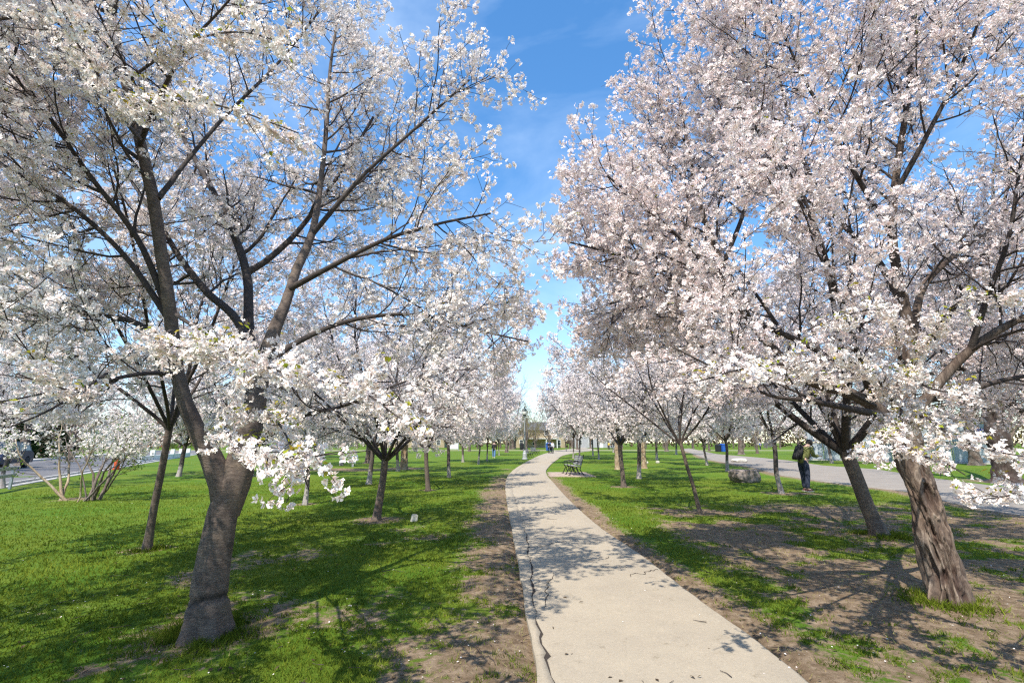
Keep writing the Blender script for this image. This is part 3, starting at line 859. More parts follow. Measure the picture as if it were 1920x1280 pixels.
def trunk_mesh(name, pts, rad, mat, parent, sides=64, rings=90, mode='smooth', flare=0.5, seed=1, r0_scale=0.3):
    cav = None
    Q = resample(np.c_[catmull(pts, 10)], rings)
    d = np.r_[0, np.cumsum(np.linalg.norm(np.diff(Q[:, :3], axis=0), axis=1))]
    dd = np.r_[0, np.cumsum(np.linalg.norm(np.diff(np.array(pts), axis=0), axis=1))]; dd *= d[-1] / dd[-1]
    R = np.interp(d, dd, rad)
    a = np.arange(sides) * 2 * np.pi / sides
    h = d - 0.12
    V = np.zeros((rings, sides, 3))
    A, H = np.meshgrid(a, h)
    if mode == 'smooth':
        k = 1 + 0.10 * (fbm(np.cos(A) * 1.4 + 5, np.sin(A) * 1.4 + 5, H * 2.2, oct=3, seed=seed) - 0.5) * 2
        k += 0.004 * np.sin(H * 95 + 3 * fbm(np.cos(A) * 2 + 5, np.sin(A) * 2, H * 5, seed=seed)) 
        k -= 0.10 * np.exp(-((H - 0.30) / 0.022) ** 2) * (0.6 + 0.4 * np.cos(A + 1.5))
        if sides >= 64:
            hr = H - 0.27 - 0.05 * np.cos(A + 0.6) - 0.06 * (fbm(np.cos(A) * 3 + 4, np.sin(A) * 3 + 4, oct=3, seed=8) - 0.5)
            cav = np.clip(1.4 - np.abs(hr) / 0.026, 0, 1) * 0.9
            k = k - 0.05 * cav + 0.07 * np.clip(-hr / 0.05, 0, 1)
    else:
        tw = A + H * 0.7 + 0.9 * fbm(np.cos(A) * 1.1 + 3, np.sin(A) * 1.1, H * 1.5, oct=2, seed=seed + 20)
        r1 = fbm(np.cos(tw) * 2.0 + 9, np.sin(tw) * 2.0 + 9, H * 2.3, oct=5, seed=seed)
        r2 = fbm(np.cos(tw) * 5 + 9, np.sin(tw) * 5 + 9, H * 6.5, oct=4, seed=seed + 7)
        r3 = fbm(np.cos(A) * 1.3 + 9, np.sin(A) * 1.3 + 9, H * 2.8, oct=2, seed=seed + 11)
        fis = np.clip(1 - np.abs(r1 - 0.5) / 0.085, 0, 1) ** 1.3
        hol = np.clip((fbm(np.cos(A) * 1.7 + 3, np.sin(A) * 1.7 + 3, H * 2.2, oct=3, seed=seed + 5) - 0.57) / 0.12, 0, 1)
        amp = np.interp(r0_scale, [0, 1], [0.4, 1])
        k = 1.03 + amp * (0.85 * (r3 - 0.5) - 0.19 * fis - 0.32 * hol + 0.26 * (r2 - 0.5))
        if r0_scale >= 1:
            for (ca, ch, wa, wh, dp) in [(-1.75, 1.02, 0.42, 0.13, 0.42), (-2.75, 0.28, 0.28, 0.24, 0.36), (-1.55, 0.42, 0.20, 0.20, 0.30), (-2.2, 0.72, 0.22, 0.10, 0.28), (-2.05, 0.12, 0.13, 0.16, 0.26)]:
                aa = (A - ca + 0.35 * (r1 - 0.5) + np.pi) % (2 * np.pi) - np.pi; hh = H - ch + 0.22 * (r2 - 0.5)
                q = np.sqrt((aa / wa) ** 2 + (hh / wh) ** 2)
                k = k - dp * np.clip(1.15 - q, 0, 1) ** 0.8 + 0.16 * np.exp(-((q - 1.25) / 0.28) ** 2)
                hol = np.maximum(hol, np.clip(1.25 - q, 0, 1))
        cav = np.clip(fis * 0.9 + hol + (0.42 - r2) * 2.0, 0, 1)
    fl = np.exp(-np.maximum(H, -0.12) / 0.13)
    lobes = 0.5 + 0.5 * np.cos(A * 5 + seed) * 0.7 + 0.5 * (fbm(np.cos(A) * 2 + 3, np.sin(A) * 2 + 3, oct=2, seed=seed) - 0.5)
    k = k + flare * fl * lobes
    rr = R[:, None] * k
    # rings stay horizontal near the ground, tilt with the stem above
    V[..., 0] = Q[:, None, 0] + rr * np.cos(A); V[..., 1] = Q[:, None, 1] + rr * np.sin(A); V[..., 2] = Q[:, None, 2]
    ii = np.arange(rings * sides).reshape(rings, sides); j = np.roll(ii, -1, 1)
    F = np.stack([ii[:-1], j[:-1], j[1:], ii[1:]], -1).reshape(-1, 4)
    top = np.array([ii[-1]])
    return link(name, mk_mesh(name, V.reshape(-1, 3), [F, top], mat, True, None if cav is None else {'cav': cav.ravel()}), parent)

def finish_crown(gr, t, petal, fsize, petals, k, spread, thin, sides=(6, 4, 3), leafn=0.25, twigmat=None, nseed=5, leaf_size=0.035, scale=1.5, droop=0.25):
    V1, F1 = tubes(gr.lv[1], sides[0])
    link('branches', mk_mesh('branches', V1, F1, M['bark_limb'], True), t, 'stuff')
    lst = [(gr.lv[2], sides[1])]
    if gr.lv[3]: lst.append((gr.lv[3], sides[2]))
    Vs, Fs, b = [], [], 0
    for l_, sd in lst:
        V, F = tubes(l_, sd); Vs.append(V); Fs.append(F + b); b += len(V)
    link('twigs', mk_mesh('twigs', np.concatenate(Vs), np.concatenate(Fs), twigmat or M['twig'], True), t, 'stuff')
    Pn, T = gr.blossom_sites(thin, nseed, scale)
    C, N = clusters(Pn, T, gr.nr, k, spread, droop)
    if gr.keepout is not None:
        ok = np.linalg.norm(C - gr.keepout[0], axis=1) > gr.keepout[1] * 0.97
        C, N = C[ok], N[ok]
    flowers('blossoms', C, N, fsize, gr.nr, petals, petal, t)
    if leafn > 0:
        m = gr.nr.random(len(Pn)) < leafn
        I = np.repeat(np.where(m)[0], 3)
        D = rand_unit(gr.nr, len(I)); D[:, 2] += 0.5
        kites('young_leaves', Pn[I] + D * 0.012, D, leaf_size, gr.nr, M['young_leaf'], t)
    return len(C)

CAMP = np.array([0, 0, CAMZ])
stats = []
# ------------------------------------------------------------------ near tree on the left
bl = G(385, 1190)
tL = root('cherry_tree', 'large forked cherry tree with banded grey trunk nearest the camera on the left lawn', 'tree', (0, 0, 0))
YL = bl[1]
tp = [bl + np.array([0, 0, -0.12]), bl + np.array([0.0, 0, 0.02]), P(392, 1110, YL), P(402, 1040, YL + 0.03), P(416, 965, YL + 0.06), P(428, 925, YL + 0.08), P(437, 890, YL + 0.10), P(441, 870, YL + 0.10)]
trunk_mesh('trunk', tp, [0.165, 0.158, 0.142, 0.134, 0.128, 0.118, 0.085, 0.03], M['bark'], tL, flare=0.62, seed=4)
limbsL = [
    ([(424, 965, YL + .08, 66), (418, 915, YL + .06, 66), (402, 868, YL + .05, 58), (366, 800, YL, 44), (338, 725, YL - .05, 36), (326, 650, YL - .1, 33), (316, 560, YL - .2, 31), (300, 460, YL - .3, 30), (288, 375, YL - .4, 30), (268, 290, YL - .5, 27), (245, 190, YL - .6, 25), (220, 90, YL - .7, 23), (203, 0, YL - .75, 20), (190, -120, YL - .7, 15), (180, -260, YL - .6, 9)], 0.45),
    ([(424, 965, YL + .08, 70), (440, 905, YL + .1, 84), (457, 848, YL + .15, 72), (478, 760, YL + .2, 56), (492, 690, YL + .3, 44), (512, 625, YL + .4, 36), (535, 570, YL + .5, 27), (560, 495, YL + .7, 24), (585, 440, YL + .8, 20), (600, 350, YL + .9, 15), (612, 240, YL + 1, 12), (620, 120, YL + 1, 8), (640, 0, YL + 1, 5)], 0.5),
    ([(470, 790, YL + .2, 38), (470, 690, YL + .5, 30), (466, 600, YL + .7, 26), (462, 510, YL + .9, 22), (430, 420, YL + 1.1, 19), (395, 350, YL + 1.2, 15), (350, 270, YL + 1.3, 11), (300, 160, YL + 1.4, 8)], 0.4),
    ([(462, 512, YL + .9, 20), (500, 488, YL + 1, 17), (545, 448, YL + 1.1, 15), (585, 400, YL + 1.2, 12), (640, 320, YL + 1.4, 9), (700, 220, YL + 1.5, 7)], 0.2),
    ([(480, 760, YL + .2, 24), (450, 610, YL + .5, 22), (385, 545, YL + .7, 20), (335, 480, YL + .8, 16), (300, 420, YL + .9, 12), (240, 330, YL + 1.0, 8)], 0.4),
    ([(472, 838, YL + .15, 20), (520, 805, YL, 15), (580, 775, YL - .2, 12), (640, 762, YL - .5, 9), (720, 730, YL - .7, 6), (800, 700, YL - .8, 4)], 0.3),
    ([(318, 590, YL - .15, 20), (276, 483, YL - .3, 16), (238, 418, YL - .45, 14), (165, 325, YL - .7, 12), (85, 210, YL - .9, 10), (0, 120, YL - 1.1, 8), (-90, 40, YL - 1.3, 6)], 0.25),
    ([(318, 600, YL - .15, 18), (240, 487, YL - .3, 14), (150, 400, YL - .4, 12), (60, 340, YL - .5, 10), (-30, 290, YL - .6, 7)], 0.25),
    ([(296, 372, YL - .4, 16), (322, 340, YL - .3, 13), (348, 305, YL - .2, 11), (420, 220, YL, 9), (520, 120, YL + .1, 7), (600, 20, YL + .2, 5)], 0.2),
    ([(325, 650, YL - .1, 18), (240, 600, YL + .2, 13), (140, 585, YL + .4, 10), (60, 560, YL + .6, 8), (-20, 520, YL + .8, 5)], 0.2),
    ([(490, 690, YL + .3, 20), (560, 640, YL + .5, 15), (660, 600, YL + .8, 12), (780, 590, YL + 1.0, 9), (900, 620, YL + 1.1, 6), (990, 640, YL + 1.2, 4)], 0.25),
    ([(545, 540, YL + .5, 18), (620, 500, YL + .3, 14), (720, 450, YL + .1, 11), (820, 420, YL, 8), (920, 400, YL, 5)], 0.2),
    ([(585, 440, YL + .8, 15), (680, 330, YL + .6, 11), (780, 240, YL + .5, 8), (880, 150, YL + .4, 5)], 0.2),
    ([(330, 700, YL - .05, 16), (270, 700, YL - .6, 12), (180, 720, YL - 1.1, 9), (90, 770, YL - 1.6, 6), (20, 800, YL - 1.8, 4)], 0.3),
    ([(262, 270, YL - .55, 16), (300, 180, YL - 1.1, 12), (350, 90, YL - 1.4, 9), (430, 0, YL - 1.6, 6), (520, -120, YL - 1.8, 4)], 0.2),
    ([(235, 150, YL - .7, 15), (150, 60, YL - 1.1, 11), (60, -40, YL - 1.4, 8), (-40, -150, YL - 1.6, 5)], 0.2),
]
gL = Grower(11, (-2.75, 4.4, 4.2), (3.35, 3.5, 3.5), (CAMP, 1.75), 1.75)
src = []
for i, (pp, f0) in enumerate(limbsL):
    pts, rad = LB(pp)
    limb_tube(pts, rad, 14 if i < 3 else 9, 'limb', M['bark'] if i < 2 else M['bark_limb'], tL, 0.07, i)
    src.append((pts, rad, f0))
gL.populate(src, (0.19, 0.13, 0.115), (1.3, 0.55, 0.22), site_gap=0.135, min_r=0.0025, bare_core=0.42)
# low sprays hanging in front of the tree, dense with flowers and young leaves
def sprays(gr, t, lists, dens=(0.10, 0.07), ln=(0.22, 0.10), seed=3):
    for pp in lists:
        pts, rad = LB(pp, 20)
        limb_tube(pts, rad, 6, 'limb', M['bark_limb'], t, 0.05, 3)
        rg = gr.rng
        d = np.r_[0, np.cumsum(np.linalg.norm(np.diff(pts, axis=0), axis=1))]
        tt = d[-1] * 0.35
        while tt < d[-1]:
            i = min(len(pts) - 2, max(0, int(np.searchsorted(d, tt)) - 1))
            tg = pts[i + 1] - pts[i]; tg = tg / np.linalg.norm(tg)
            dd = gr.dirvec(tg, math.radians(rg.uniform(25, 60)))
            dd[2] *= 0.6
            b = gr.grow(pts[i], dd, ln[0] * rg.uniform(0.4, 1.3), 0.0028, 0.0018, 5, 0.1, 0.0, 1.6)
            if b:
                gr.lv[2].append(b)
                for q in range(1, 6):
                    if rg.random() < 0.6: gr.spr.append((b[0][q], tg))
            gr.spr.append((pts[i], tg))
            tt += dens[0] * rg.uniform(0.5, 1.3)
gL.spr = []; gL.zmin = 0.9
sprays(gL, tL, [
    [(330, 590, 3.9, 12), (385, 625, 3.1, 8), (470, 675, 2.45, 6), (600, 715, 2.2, 5), (745, 715, 2.1, 3)],
    [(440, 760, 4.2, 12), (420, 790, 3.1, 8), (450, 835, 2.5, 6), (540, 860, 2.3, 4), (640, 845, 2.2, 3)],
    [(320, 620, 3.8, 10), (290, 640, 3.0, 7), (330, 650, 2.6, 5), (420, 660, 2.4, 3)],
    [(480, 770, 4.0, 10), (520, 790, 3.0, 7), (560, 870, 2.5, 5), (580, 920, 2.4, 3)],
    [(250, 200, 3.7, 12), (215, 185, 2.9, 9), (165, 110, 2.4, 7), (110, 30, 2.1, 4), (70, -60, 2.0, 3)],
    [(262, 260, 3.8, 12), (230, 215, 2.9, 8), (300, 190, 2.4, 6), (420, 200, 2.2, 5), (560, 250, 2.2, 3)],
    [(620, 700, 3.6, 9), (690, 740, 2.8, 6), (760, 790, 2.5, 4), (810, 800, 2.4, 3)],
    [(240, 150, 3.6, 10), (330, 90, 2.8, 7), (440, 60, 2.4, 5), (560, 90, 2.2, 3)],
    [(200, 700, 3.4, 8), (150, 730, 2.8, 6), (90, 720, 2.5, 4), (30, 700, 2.4, 3)],
])
n = finish_crown(gL, tL, M['petal'], 0.0205, -5, (5, 10), 0.042, -0.08, nseed=5, leafn=0.04, leaf_size=0.03)
stats.append(('L', n, [len(gL.lv[i]) for i in (1, 2, 3)]))
def spray_blossoms(gr, t, petal, size=0.020):
    Pn = np.array([a for a, _ in gr.spr]); T = np.array([b for _, b in gr.spr])
    C, N = clusters(Pn, T, gr.nr, (6, 10), 0.046, 0.5)
    ok = (np.linalg.norm(C - CAMP, axis=1) > 1.6)
    flowers('blossoms', C[ok], N[ok], size, gr.nr, 5, petal, t)
    m = gr.nr.random(len(Pn)) < 0.3
    I = np.repeat(np.where(m)[0], 4)
    D = rand_unit(gr.nr, len(I)); D[:, 2] += 0.8
    kites('young_leaves', Pn[I] + D * 0.03, D, 0.034, gr.nr, M['young_leaf'], t)
spray_blossoms(gL, tL, M['petal'])

# ------------------------------------------------------------------ near tree on the right
br = G(1775, 1130)
tR = root('cherry_tree', 'large leaning cherry tree with gnarled split trunk nearest the camera on the right', 'tree', (0, 0, 0))
YR = br[1]
tp = [br + np.array([0.02, 0, -0.12]), br + np.array([0.02, 0, 0.02]), P(1768, 1072, YR), P(1748, 1000, YR + .02), P(1730, 930, YR + .05), P(1712, 870, YR + .05), P(1698, 815, YR + .05), P(1694, 770, YR + .05)]
trunk_mesh('trunk', tp, [0.165, 0.158, 0.152, 0.145, 0.142, 0.136, 0.13, 0.12], M['bark_gnarled'], tR, 130, 190, 'gnarled', 0.55, 9, 1.0)
limbsR = [
    ([(1690, 800, YR + .05, 62), (1697, 730, YR + .1, 46), (1702, 680, YR + .1, 34), (1700, 600, YR + .1, 28), (1685, 520, YR + .1, 24), (1672, 440, YR + .1, 22), (1680, 330, YR + .1, 18), (1700, 200, YR + .1, 14), (1715, 60, YR + .1, 10), (1720, -100, YR + .1, 6)], 0.35),
    ([(1685, 810, YR, 44), (1640, 762, YR - .1, 34), (1587, 735, YR - .2, 30), (1537, 722, YR - .3, 27), (1487, 695, YR - .4, 25), (1430, 630, YR - .3, 22), (1391, 580, YR - .2, 20), (1358, 508, YR, 17), (1330, 436, YR, 14), (1312, 380, YR + .1, 11), (1290, 280, YR + .2, 8), (1270, 160, YR + .2, 5)], 0.35),
    ([(1700, 800, YR, 40), (1735, 750, YR - .05, 28), (1775, 700, YR - .1, 25), (1820, 655, YR - .2, 22), (1870, 620, YR - .3, 20), (1930, 590, YR - .4, 17), (2030, 540, YR - .5, 12), (2150, 480, YR - .6, 7)], 0.3),
    ([(1702, 690, YR + .1, 24), (1716, 600, YR + .2, 20), (1730, 540, YR + .3, 18), (1775, 490, YR + .4, 15), (1840, 440, YR + .5, 12), (1900, 400, YR + .6, 9), (1990, 330, YR + .7, 6)], 0.25),
    ([(1688, 560, YR + .1, 20), (1640, 480, YR + .2, 16), (1580, 420, YR + .2, 13), (1520, 330, YR + .3, 10), (1480, 220, YR + .3, 8), (1450, 100, YR + .3, 5)], 0.25),
    ([(1690, 760, YR + .1, 26), (1610, 700, YR + .5, 20), (1500, 640, YR + .8, 16), (1400, 600, YR + 1.0, 13), (1290, 560, YR + 1.1, 10), (1180, 560, YR + 1.2, 7), (1090, 590, YR + 1.2, 4)], 0.3),
    ([(1660, 780, YR - .1, 24), (1590, 765, YR - .5, 18), (1510, 750, YR - .9, 13), (1440, 740, YR - 1.1, 9), (1340, 690, YR - 1.2, 6), (1260, 650, YR - 1.2, 4)], 0.3),
    ([(1430, 630, YR - .3, 17), (1330, 545, YR - .1, 13), (1230, 500, YR, 10), (1130, 470, YR, 7), (1050, 450, YR, 4)], 0.15),
    ([(1391, 580, YR - .2, 15), (1300, 470, YR - .4, 11), (1210, 390, YR - .5, 8), (1140, 330, YR - .5, 5)], 0.15),
    ([(1672, 440, YR + .1, 16), (1600, 320, YR - .3, 12), (1540, 210, YR - .6, 9), (1480, 90, YR - .8, 6), (1430, -40, YR - .9, 4)], 0.2),
    ([(1680, 360, YR + .1, 15), (1740, 250, YR - .3, 12), (1800, 130, YR - .6, 9), (1850, 0, YR - .9, 6)], 0.2),
    ([(1820, 655, YR - .2, 18), (1850, 560, YR - .5, 14), (1890, 450, YR - .8, 11), (1910, 330, YR - 1.0, 8), (1930, 200, YR - 1.2, 5)], 0.2),
    ([(1735, 750, YR, 20), (1800, 740, YR - .1, 16), (1870, 715, YR - .2, 13), (1960, 700, YR - .3, 9), (2080, 690, YR - .4, 5)], 0.25),
    ([(1355, 500, YR, 14), (1400, 380, YR - .2, 10), (1420, 260, YR - .3, 8), (1400, 130, YR - .3, 5)], 0.2),
    ([(1640, 762, YR - .1, 20), (1600, 640, YR - .6, 15), (1560, 520, YR - .9, 12), (1520, 400, YR - 1.1, 9), (1460, 290, YR - 1.2, 6)], 0.3),
]
gR = Grower(23, (4.85, 5.4, 4.2), (4.2, 3.5, 4.1), (CAMP, 2.1), 2.0)
src = []
for i, (pp, f0) in enumerate(limbsR):
    pts, rad = LB(pp)
    limb_tube(pts, rad, 14 if i < 3 else 9, 'limb', M['bark_gnlimb'] if i < 4 else M['bark_limb'], tR, 0.12, i + 30)
    src.append((pts, rad, f0))
gR.populate(src, (0.18, 0.12, 0.11), (1.5, 0.6, 0.22), site_gap=0.13, min_r=0.0025, bare_core=0.42)
gR.spr = []; gR.zmin = 0.9
sprays(gR, tR, [
    [(1690, 790, 5.0, 14), (1660, 730, 3.9, 9), (1600, 680, 3.2, 7), (1500, 680, 3.0, 5), (1420, 725, 2.9, 3)],
    [(1700, 800, 5.0, 14), (1730, 780, 3.8, 9), (1790, 820, 3.2, 6), (1880, 850, 3.0, 4), (1980, 860, 2.9, 3)],
    [(1700, 780, 5.0, 14), (1690, 760, 4.0, 8), (1700, 840, 3.4, 6), (1760, 860, 3.2, 5), (1810, 890, 3.1, 3)],
    [(2000, 860, 3.6, 9), (1960, 880, 3.3, 6), (1900, 925, 3.1, 4), (1845, 935, 3.0, 3)],
    [(1690, 700, 4.9, 12), (1680, 620, 3.8, 8), (1650, 580, 3.3, 6), (1560, 600, 3.1, 4), (1510, 620, 3.0, 3)],
    [(1700, 690, 4.9, 12), (1740, 640, 3.8, 8), (1790, 570, 3.3, 6), (1870, 550, 3.1, 4), (1940, 560, 3.0, 3)],
    [(1690, 780, 5.0, 12), (1660, 800, 3.9, 8), (1640, 850, 3.4, 6), (1610, 850, 3.2, 4)],
    [(1640, 760, 4.6, 12), (1500, 690, 3.6, 8), (1400, 690, 3.2, 6), (1310, 715, 3.0, 4), (1270, 720, 2.9, 3)],
    [(1750, 700, 4.6, 10), (1700, 700, 3.7, 7), (1750, 730, 3.3, 5), (1830, 740, 3.1, 3)],
])
n = finish_crown(gR, tR, M['petal_pink'], 0.0215, -5, (5, 9), 0.044, -0.3, nseed=8, leafn=0.03, leaf_size=0.03)
spray_blossoms(gR, tR, M['petal'], 0.0205)
stats.append(('R', n, [len(gR.lv[i]) for i in (1, 2, 3)]))

# ------------------------------------------------------------------ generic trees
def wild_limbs(gr, base, fork_h, crown_r, crown_h, nl, r0, lean, rg, spread=(25, 55)):
    out = []
    top = np.array([lean[0], lean[1], fork_h])
    a0 = rg.random() * 6.28
    for i in range(nl):
        a = a0 + i * 2 * math.pi / nl + rg.uniform(-0.3, 0.3)
        el = math.radians(90 - rg.uniform(*spread))
        if i == 0: el = math.radians(80)
        d = np.array([math.cos(a) * math.cos(el), math.sin(a) * math.cos(el), math.sin(el)])
        L = (crown_h - fork_h) * rg.uniform(0.8, 1.05) / max(0.5, math.sin(el))
        n = 16
        pts = [top + np.array([0, 0, -0.15])]
        for k in range(n):
            d = d + np.array([rg.gauss(0, .07), rg.gauss(0, .07), rg.gauss(0, .05) + 0.012]); d /= np.linalg.norm(d)
            pts.append(pts[-1] + d * L / n)
            if not gr.inside(pts[-1], 1.02) and k > 5: break
        pts = resample(np.array(pts), n + 1)
        out.append((pts, np.linspace(r0 * rg.uniform(0.44, 0.60), 0.006, n + 1) ** 1.0, 0.12))
    return out
def mid_tree(seed, H=5.4, R=2.9, fork=1.6, r0=0.10, nl=6, lean=(0.0, 0.0), fl=(0.027, 3), dens=(0.25, 0.19, 0.15), lens=(1.35, 0.6, 0.24), k=(3, 5), thin=0.05, trunk_mat='bark', petal='petal_far', gap=0.12, min_r=0.003, low=-0.1, gnarl='smooth', sides=(5, 3, 3), leafn=0.06):
    rg = random.Random(seed)
    t = root('cherry_tree', '', 'tree')
    cz = (H + fork) / 2 + 0.15
    gr = Grower(seed, (lean[0] * 1.3, lean[1] * 1.3, cz), (R, R, (H - fork) / 2 + 0.5), None, fork - low)
    top = np.array([lean[0], lean[1], fork])
    tp = [np.array([0, 0, -0.12]), np.array([0, 0, 0.03]), top * 0.33 + [rg.gauss(0, .02), 0, 0], top * 0.66 + [rg.gauss(0, .02), 0, 0], top]
    trunk_mesh('trunk', tp, [r0 * 1.15, r0 * 1.08, r0 * .95, r0 * .9, r0 * .92], M[trunk_mat], t, 20, 34, gnarl, 0.5, seed)
    ls = wild_limbs(gr, None, fork, R, H, nl, r0, lean, rg)
    V, F = tubes([(a, b) for a, b, _ in ls], 8)
    link('limbs', mk_mesh('limbs', V, F, M['bark_limb'], True), t)
    gr.populate(ls, dens, lens, site_gap=gap, min_r=min_r, up=(0.03, 0.01, 0), bare_core=0.55)
    n = finish_crown(gr, t, M[petal], fl[0], fl[1], k, fl[0] * 1.9, thin, sides, leafn=leafn, nseed=seed, leaf_size=0.05, scale=1.1)
    stats.append(('mid%d' % seed, n, [len(gr.lv[i]) for i in (1, 2, 3)]))
    kids_of(t)
    return t
USED = set()
def place(proto, px, py, label, scale=1.0, rz=0.0, group=None, loc=None, tilt=None):
    if proto.name in USED: o = copy_tree(proto)
    else: o = proto; USED.add(proto.name)
    p = G(px, py) if loc is None else np.array(loc, float)
    o.location = [float(c) for c in p]
    o.scale = (scale,) * 3 if not hasattr(scale, '__len__') else scale
    o.rotation_euler = (0, 0, rz)
    o['label'] = label
    if 'group' in o: del o['group']
    if group: o['group'] = group
    return o

# second tree on the right, close enough to be its own shape
pA = mid_tree(101, H=7.0, R=3.9, fork=1.55, r0=0.125, nl=8, lean=(-0.35, 0.1), fl=(0.025, -5), dens=(0.22, 0.16, 0.14), k=(4, 7), thin=-0.25, petal='petal_pink', gap=0.125, min_r=0.003, sides=(6, 3, 3), low=0.0)
pB = mid_tree(102, H=6.6, R=3.7, fork=1.5, r0=0.092, nl=7, lean=(0.15, 0), fl=(0.027, -5), dens=(0.22, 0.17, 0.15), k=(4, 7), thin=-0.2, gap=0.14, low=0.0)
pC = mid_tree(103, H=6.0, R=3.3, fork=1.75, r0=0.047, nl=7, lean=(-0.35, 0.05), fl=(0.029, -5), k=(4, 6), thin=-0.2, gap=0.14, low=0.05)
pD = mid_tree(104, H=5.4, R=3.0, fork=1.65, r0=0.062, nl=6, lean=(0.1, 0.1), fl=(0.030, -5), k=(4, 6), thin=-0.2, gap=0.14, trunk_mat='bark_foot', low=0.1)
pE = mid_tree(105, H=6.4, R=3.8, fork=1.5, r0=0.095, nl=8, lean=(0.05, -0.1), fl=(0.046, -4), dens=(0.26, 0.21, 0.2), lens=(1.6, .7, .25), k=(3, 5), gap=0.18, min_r=0.005, thin=-0.25, leafn=0, trunk_mat='bark_foot', low=0.1)
pF = mid_tree(106, H=5.8, R=3.5, fork=1.55, r0=0.072, nl=7, lean=(-0.1, 0.1), fl=(0.062, -4), dens=(0.30, 0.25, 0.24), lens=(1.6, .8, .25), k=(3, 5), gap=0.2, min_r=0.007, thin=-0.25, leafn=0, trunk_mat='bark_foot', low=0.1)

CH = [
    (pA, 1650, 1005, 1.0, 0.0, 'cherry tree with thick pale-based trunk just behind the gnarled leaning trunk'),
    (pB, 705, 975, 0.88, 0.6, 'cherry tree forking low above a grey trunk beside the small white stone block'),
    (pC, 275, 1032, 1.12, 2.5, 'slim straight cherry tree with dark knobbly foot left of the big forked trunk'),
    (pC, 1312, 962, 0.97, 0.1, 'slim cherry tree leaning left with pale spotted lower trunk on the right lawn'),
    (pD, 572, 946, 0.95, 1.3, 'thin small cherry tree on the lawn behind the hanging blossom of the forked tree'),
    (pD, 1465, 925, 1.2, 2.9, 'slender leaning cherry tree between the boulder and the man with a backpack'),
    (pB, 1170, 913, (0.92, 0.92, 1.08), 2.0, 'cherry tree with flaking tan trunk right of the near park bench'),
    (pB, 803, 920, (0.84, 0.84, 1.0), 3.4, 'cherry tree right of the cream trunk, dark trunk turning white at its foot'),
    (pE, 1198, 897, (0.98, 0.98, 1.15), 1.0, 'dark forked cherry tree just right of the flaking tan trunk'),
    (pE, 692, 907, 1.0, 2.0, 'cherry tree close behind the low forking trunk, its trunk partly hidden'),
    (pE, 842, 895, (0.84, 0.84, 1.1), 4.0, 'cherry tree with thin trunk and white foot midway down the left lawn'),
    (pF, 746, 883, 1.25, 1.5, 'thin cherry tree directly left of the massive pale trunk'),
    (pF, 1364, 883, 1.2, 2.2, 'straight young cherry tree behind the dark boulder near the driveway'),
    (pF, 1326, 872, 1.1, 0.4, 'young cherry tree at the driveway edge, left of the blue bin'),
    (pF, 897, 870, (0.9, 0.9, 1.2), 3.3, 'young cherry tree with slanting pale trunk left of the walker in blue jeans'),
    (pF, 913, 864, (0.85, 0.85, 1.25), 5.0, 'young cherry tree next to the walker in blue jeans'),
    (pF, 936, 853, (0.9, 0.9, 1.15), 0.9, 'cherry tree with dark trunk between the walker and the lamp post'),
    (pF, 1075, 859, (1.0, 1.0, 1.4), 2.7, 'dark-stemmed small cherry tree directly behind the near park bench'),
    (pF, 1086, 869, (0.95, 0.95, 1.3), 4.4, 'small cherry tree with whitened foot rising right behind the near bench'),
    (pF, 1112, 855, (1.2, 1.2, 1.5), 1.9, 'young cherry tree with white trunk, first of the far row right of the bench'),
    (pF, 1123, 861, (1.15, 1.15, 1.4), 5.5, 'young cherry tree with orange-tinted trunk in the far row right of the bench'),
    (pE, 1268, 852, (1.3, 1.3, 1.5), 0.7, 'far cherry tree on the lawn left of the driveway bend'),
    (pE, 1232, 862, (1.15, 1.15, 1.35), 2.4, 'cherry tree in the sunny lawn between the tan trunk and the driveway'),
    (pE, 868, 866, (1.0, 1.0, 1.25), 5.2, 'cherry tree with dark trunk in the far left row behind the whitened trunks'),
    (pE, 640, 872, 1.2, 3.0, 'spreading cherry tree at the back of the left lawn beside the worn soil'),
    (pE, 470, 893, 1.15, 0.2, 'cherry tree far left of the path seen between the two stems of the big tree'),
    (pE, 335, 893, 1.05, 1.2, 'cherry tree at the back left near the road and the hydrant'),
    (pE, 590, 858, 1.2, 4.8, 'cherry tree far behind on the left lawn next to old flared trunks'),
    (pD, 5, 915, 1.0, 4.2, 'small thin cherry tree beside the pavement rail at the far left'),
    (pE, 1420, 905, 1.1, 5.9, 'cherry tree behind the dark boulder whose crown joins the right-hand canopy'),
    (pA, 2010, 985, 1.0, 2.2, 'cherry tree at the right edge of the picture behind the gnarled tree'),
    (pE, 1560, 868, 1.15, 3.6, 'cherry tree on the grass strip between the driveway and the court fence'),
    (pF, 1062, 846, (1.1, 1.1, 1.3), 0.3, 'far cherry tree beyond the path bend right of the walkers'),
    (pF, 1150, 848, (1.5, 1.5, 1.9), 4.0, 'far cherry tree beyond the bench on the sunny lawn'),
    (pF, 1200, 848, (1.5, 1.5, 1.9), 1.0, 'distant cherry tree behind the flaking tan trunk'),
]
for pr_, px, py, sc, rz, lab in CH:
    if lab.startswith('cherry tree behind the dark boulder'): continue
    place(pr_, px, py, lab, sc, rz)

place(pB, 0, 0, 'cherry tree standing left of the camera whose crown shades the near lawn', 1.05, 2.2, None, (-6.5, 0.9, 0))
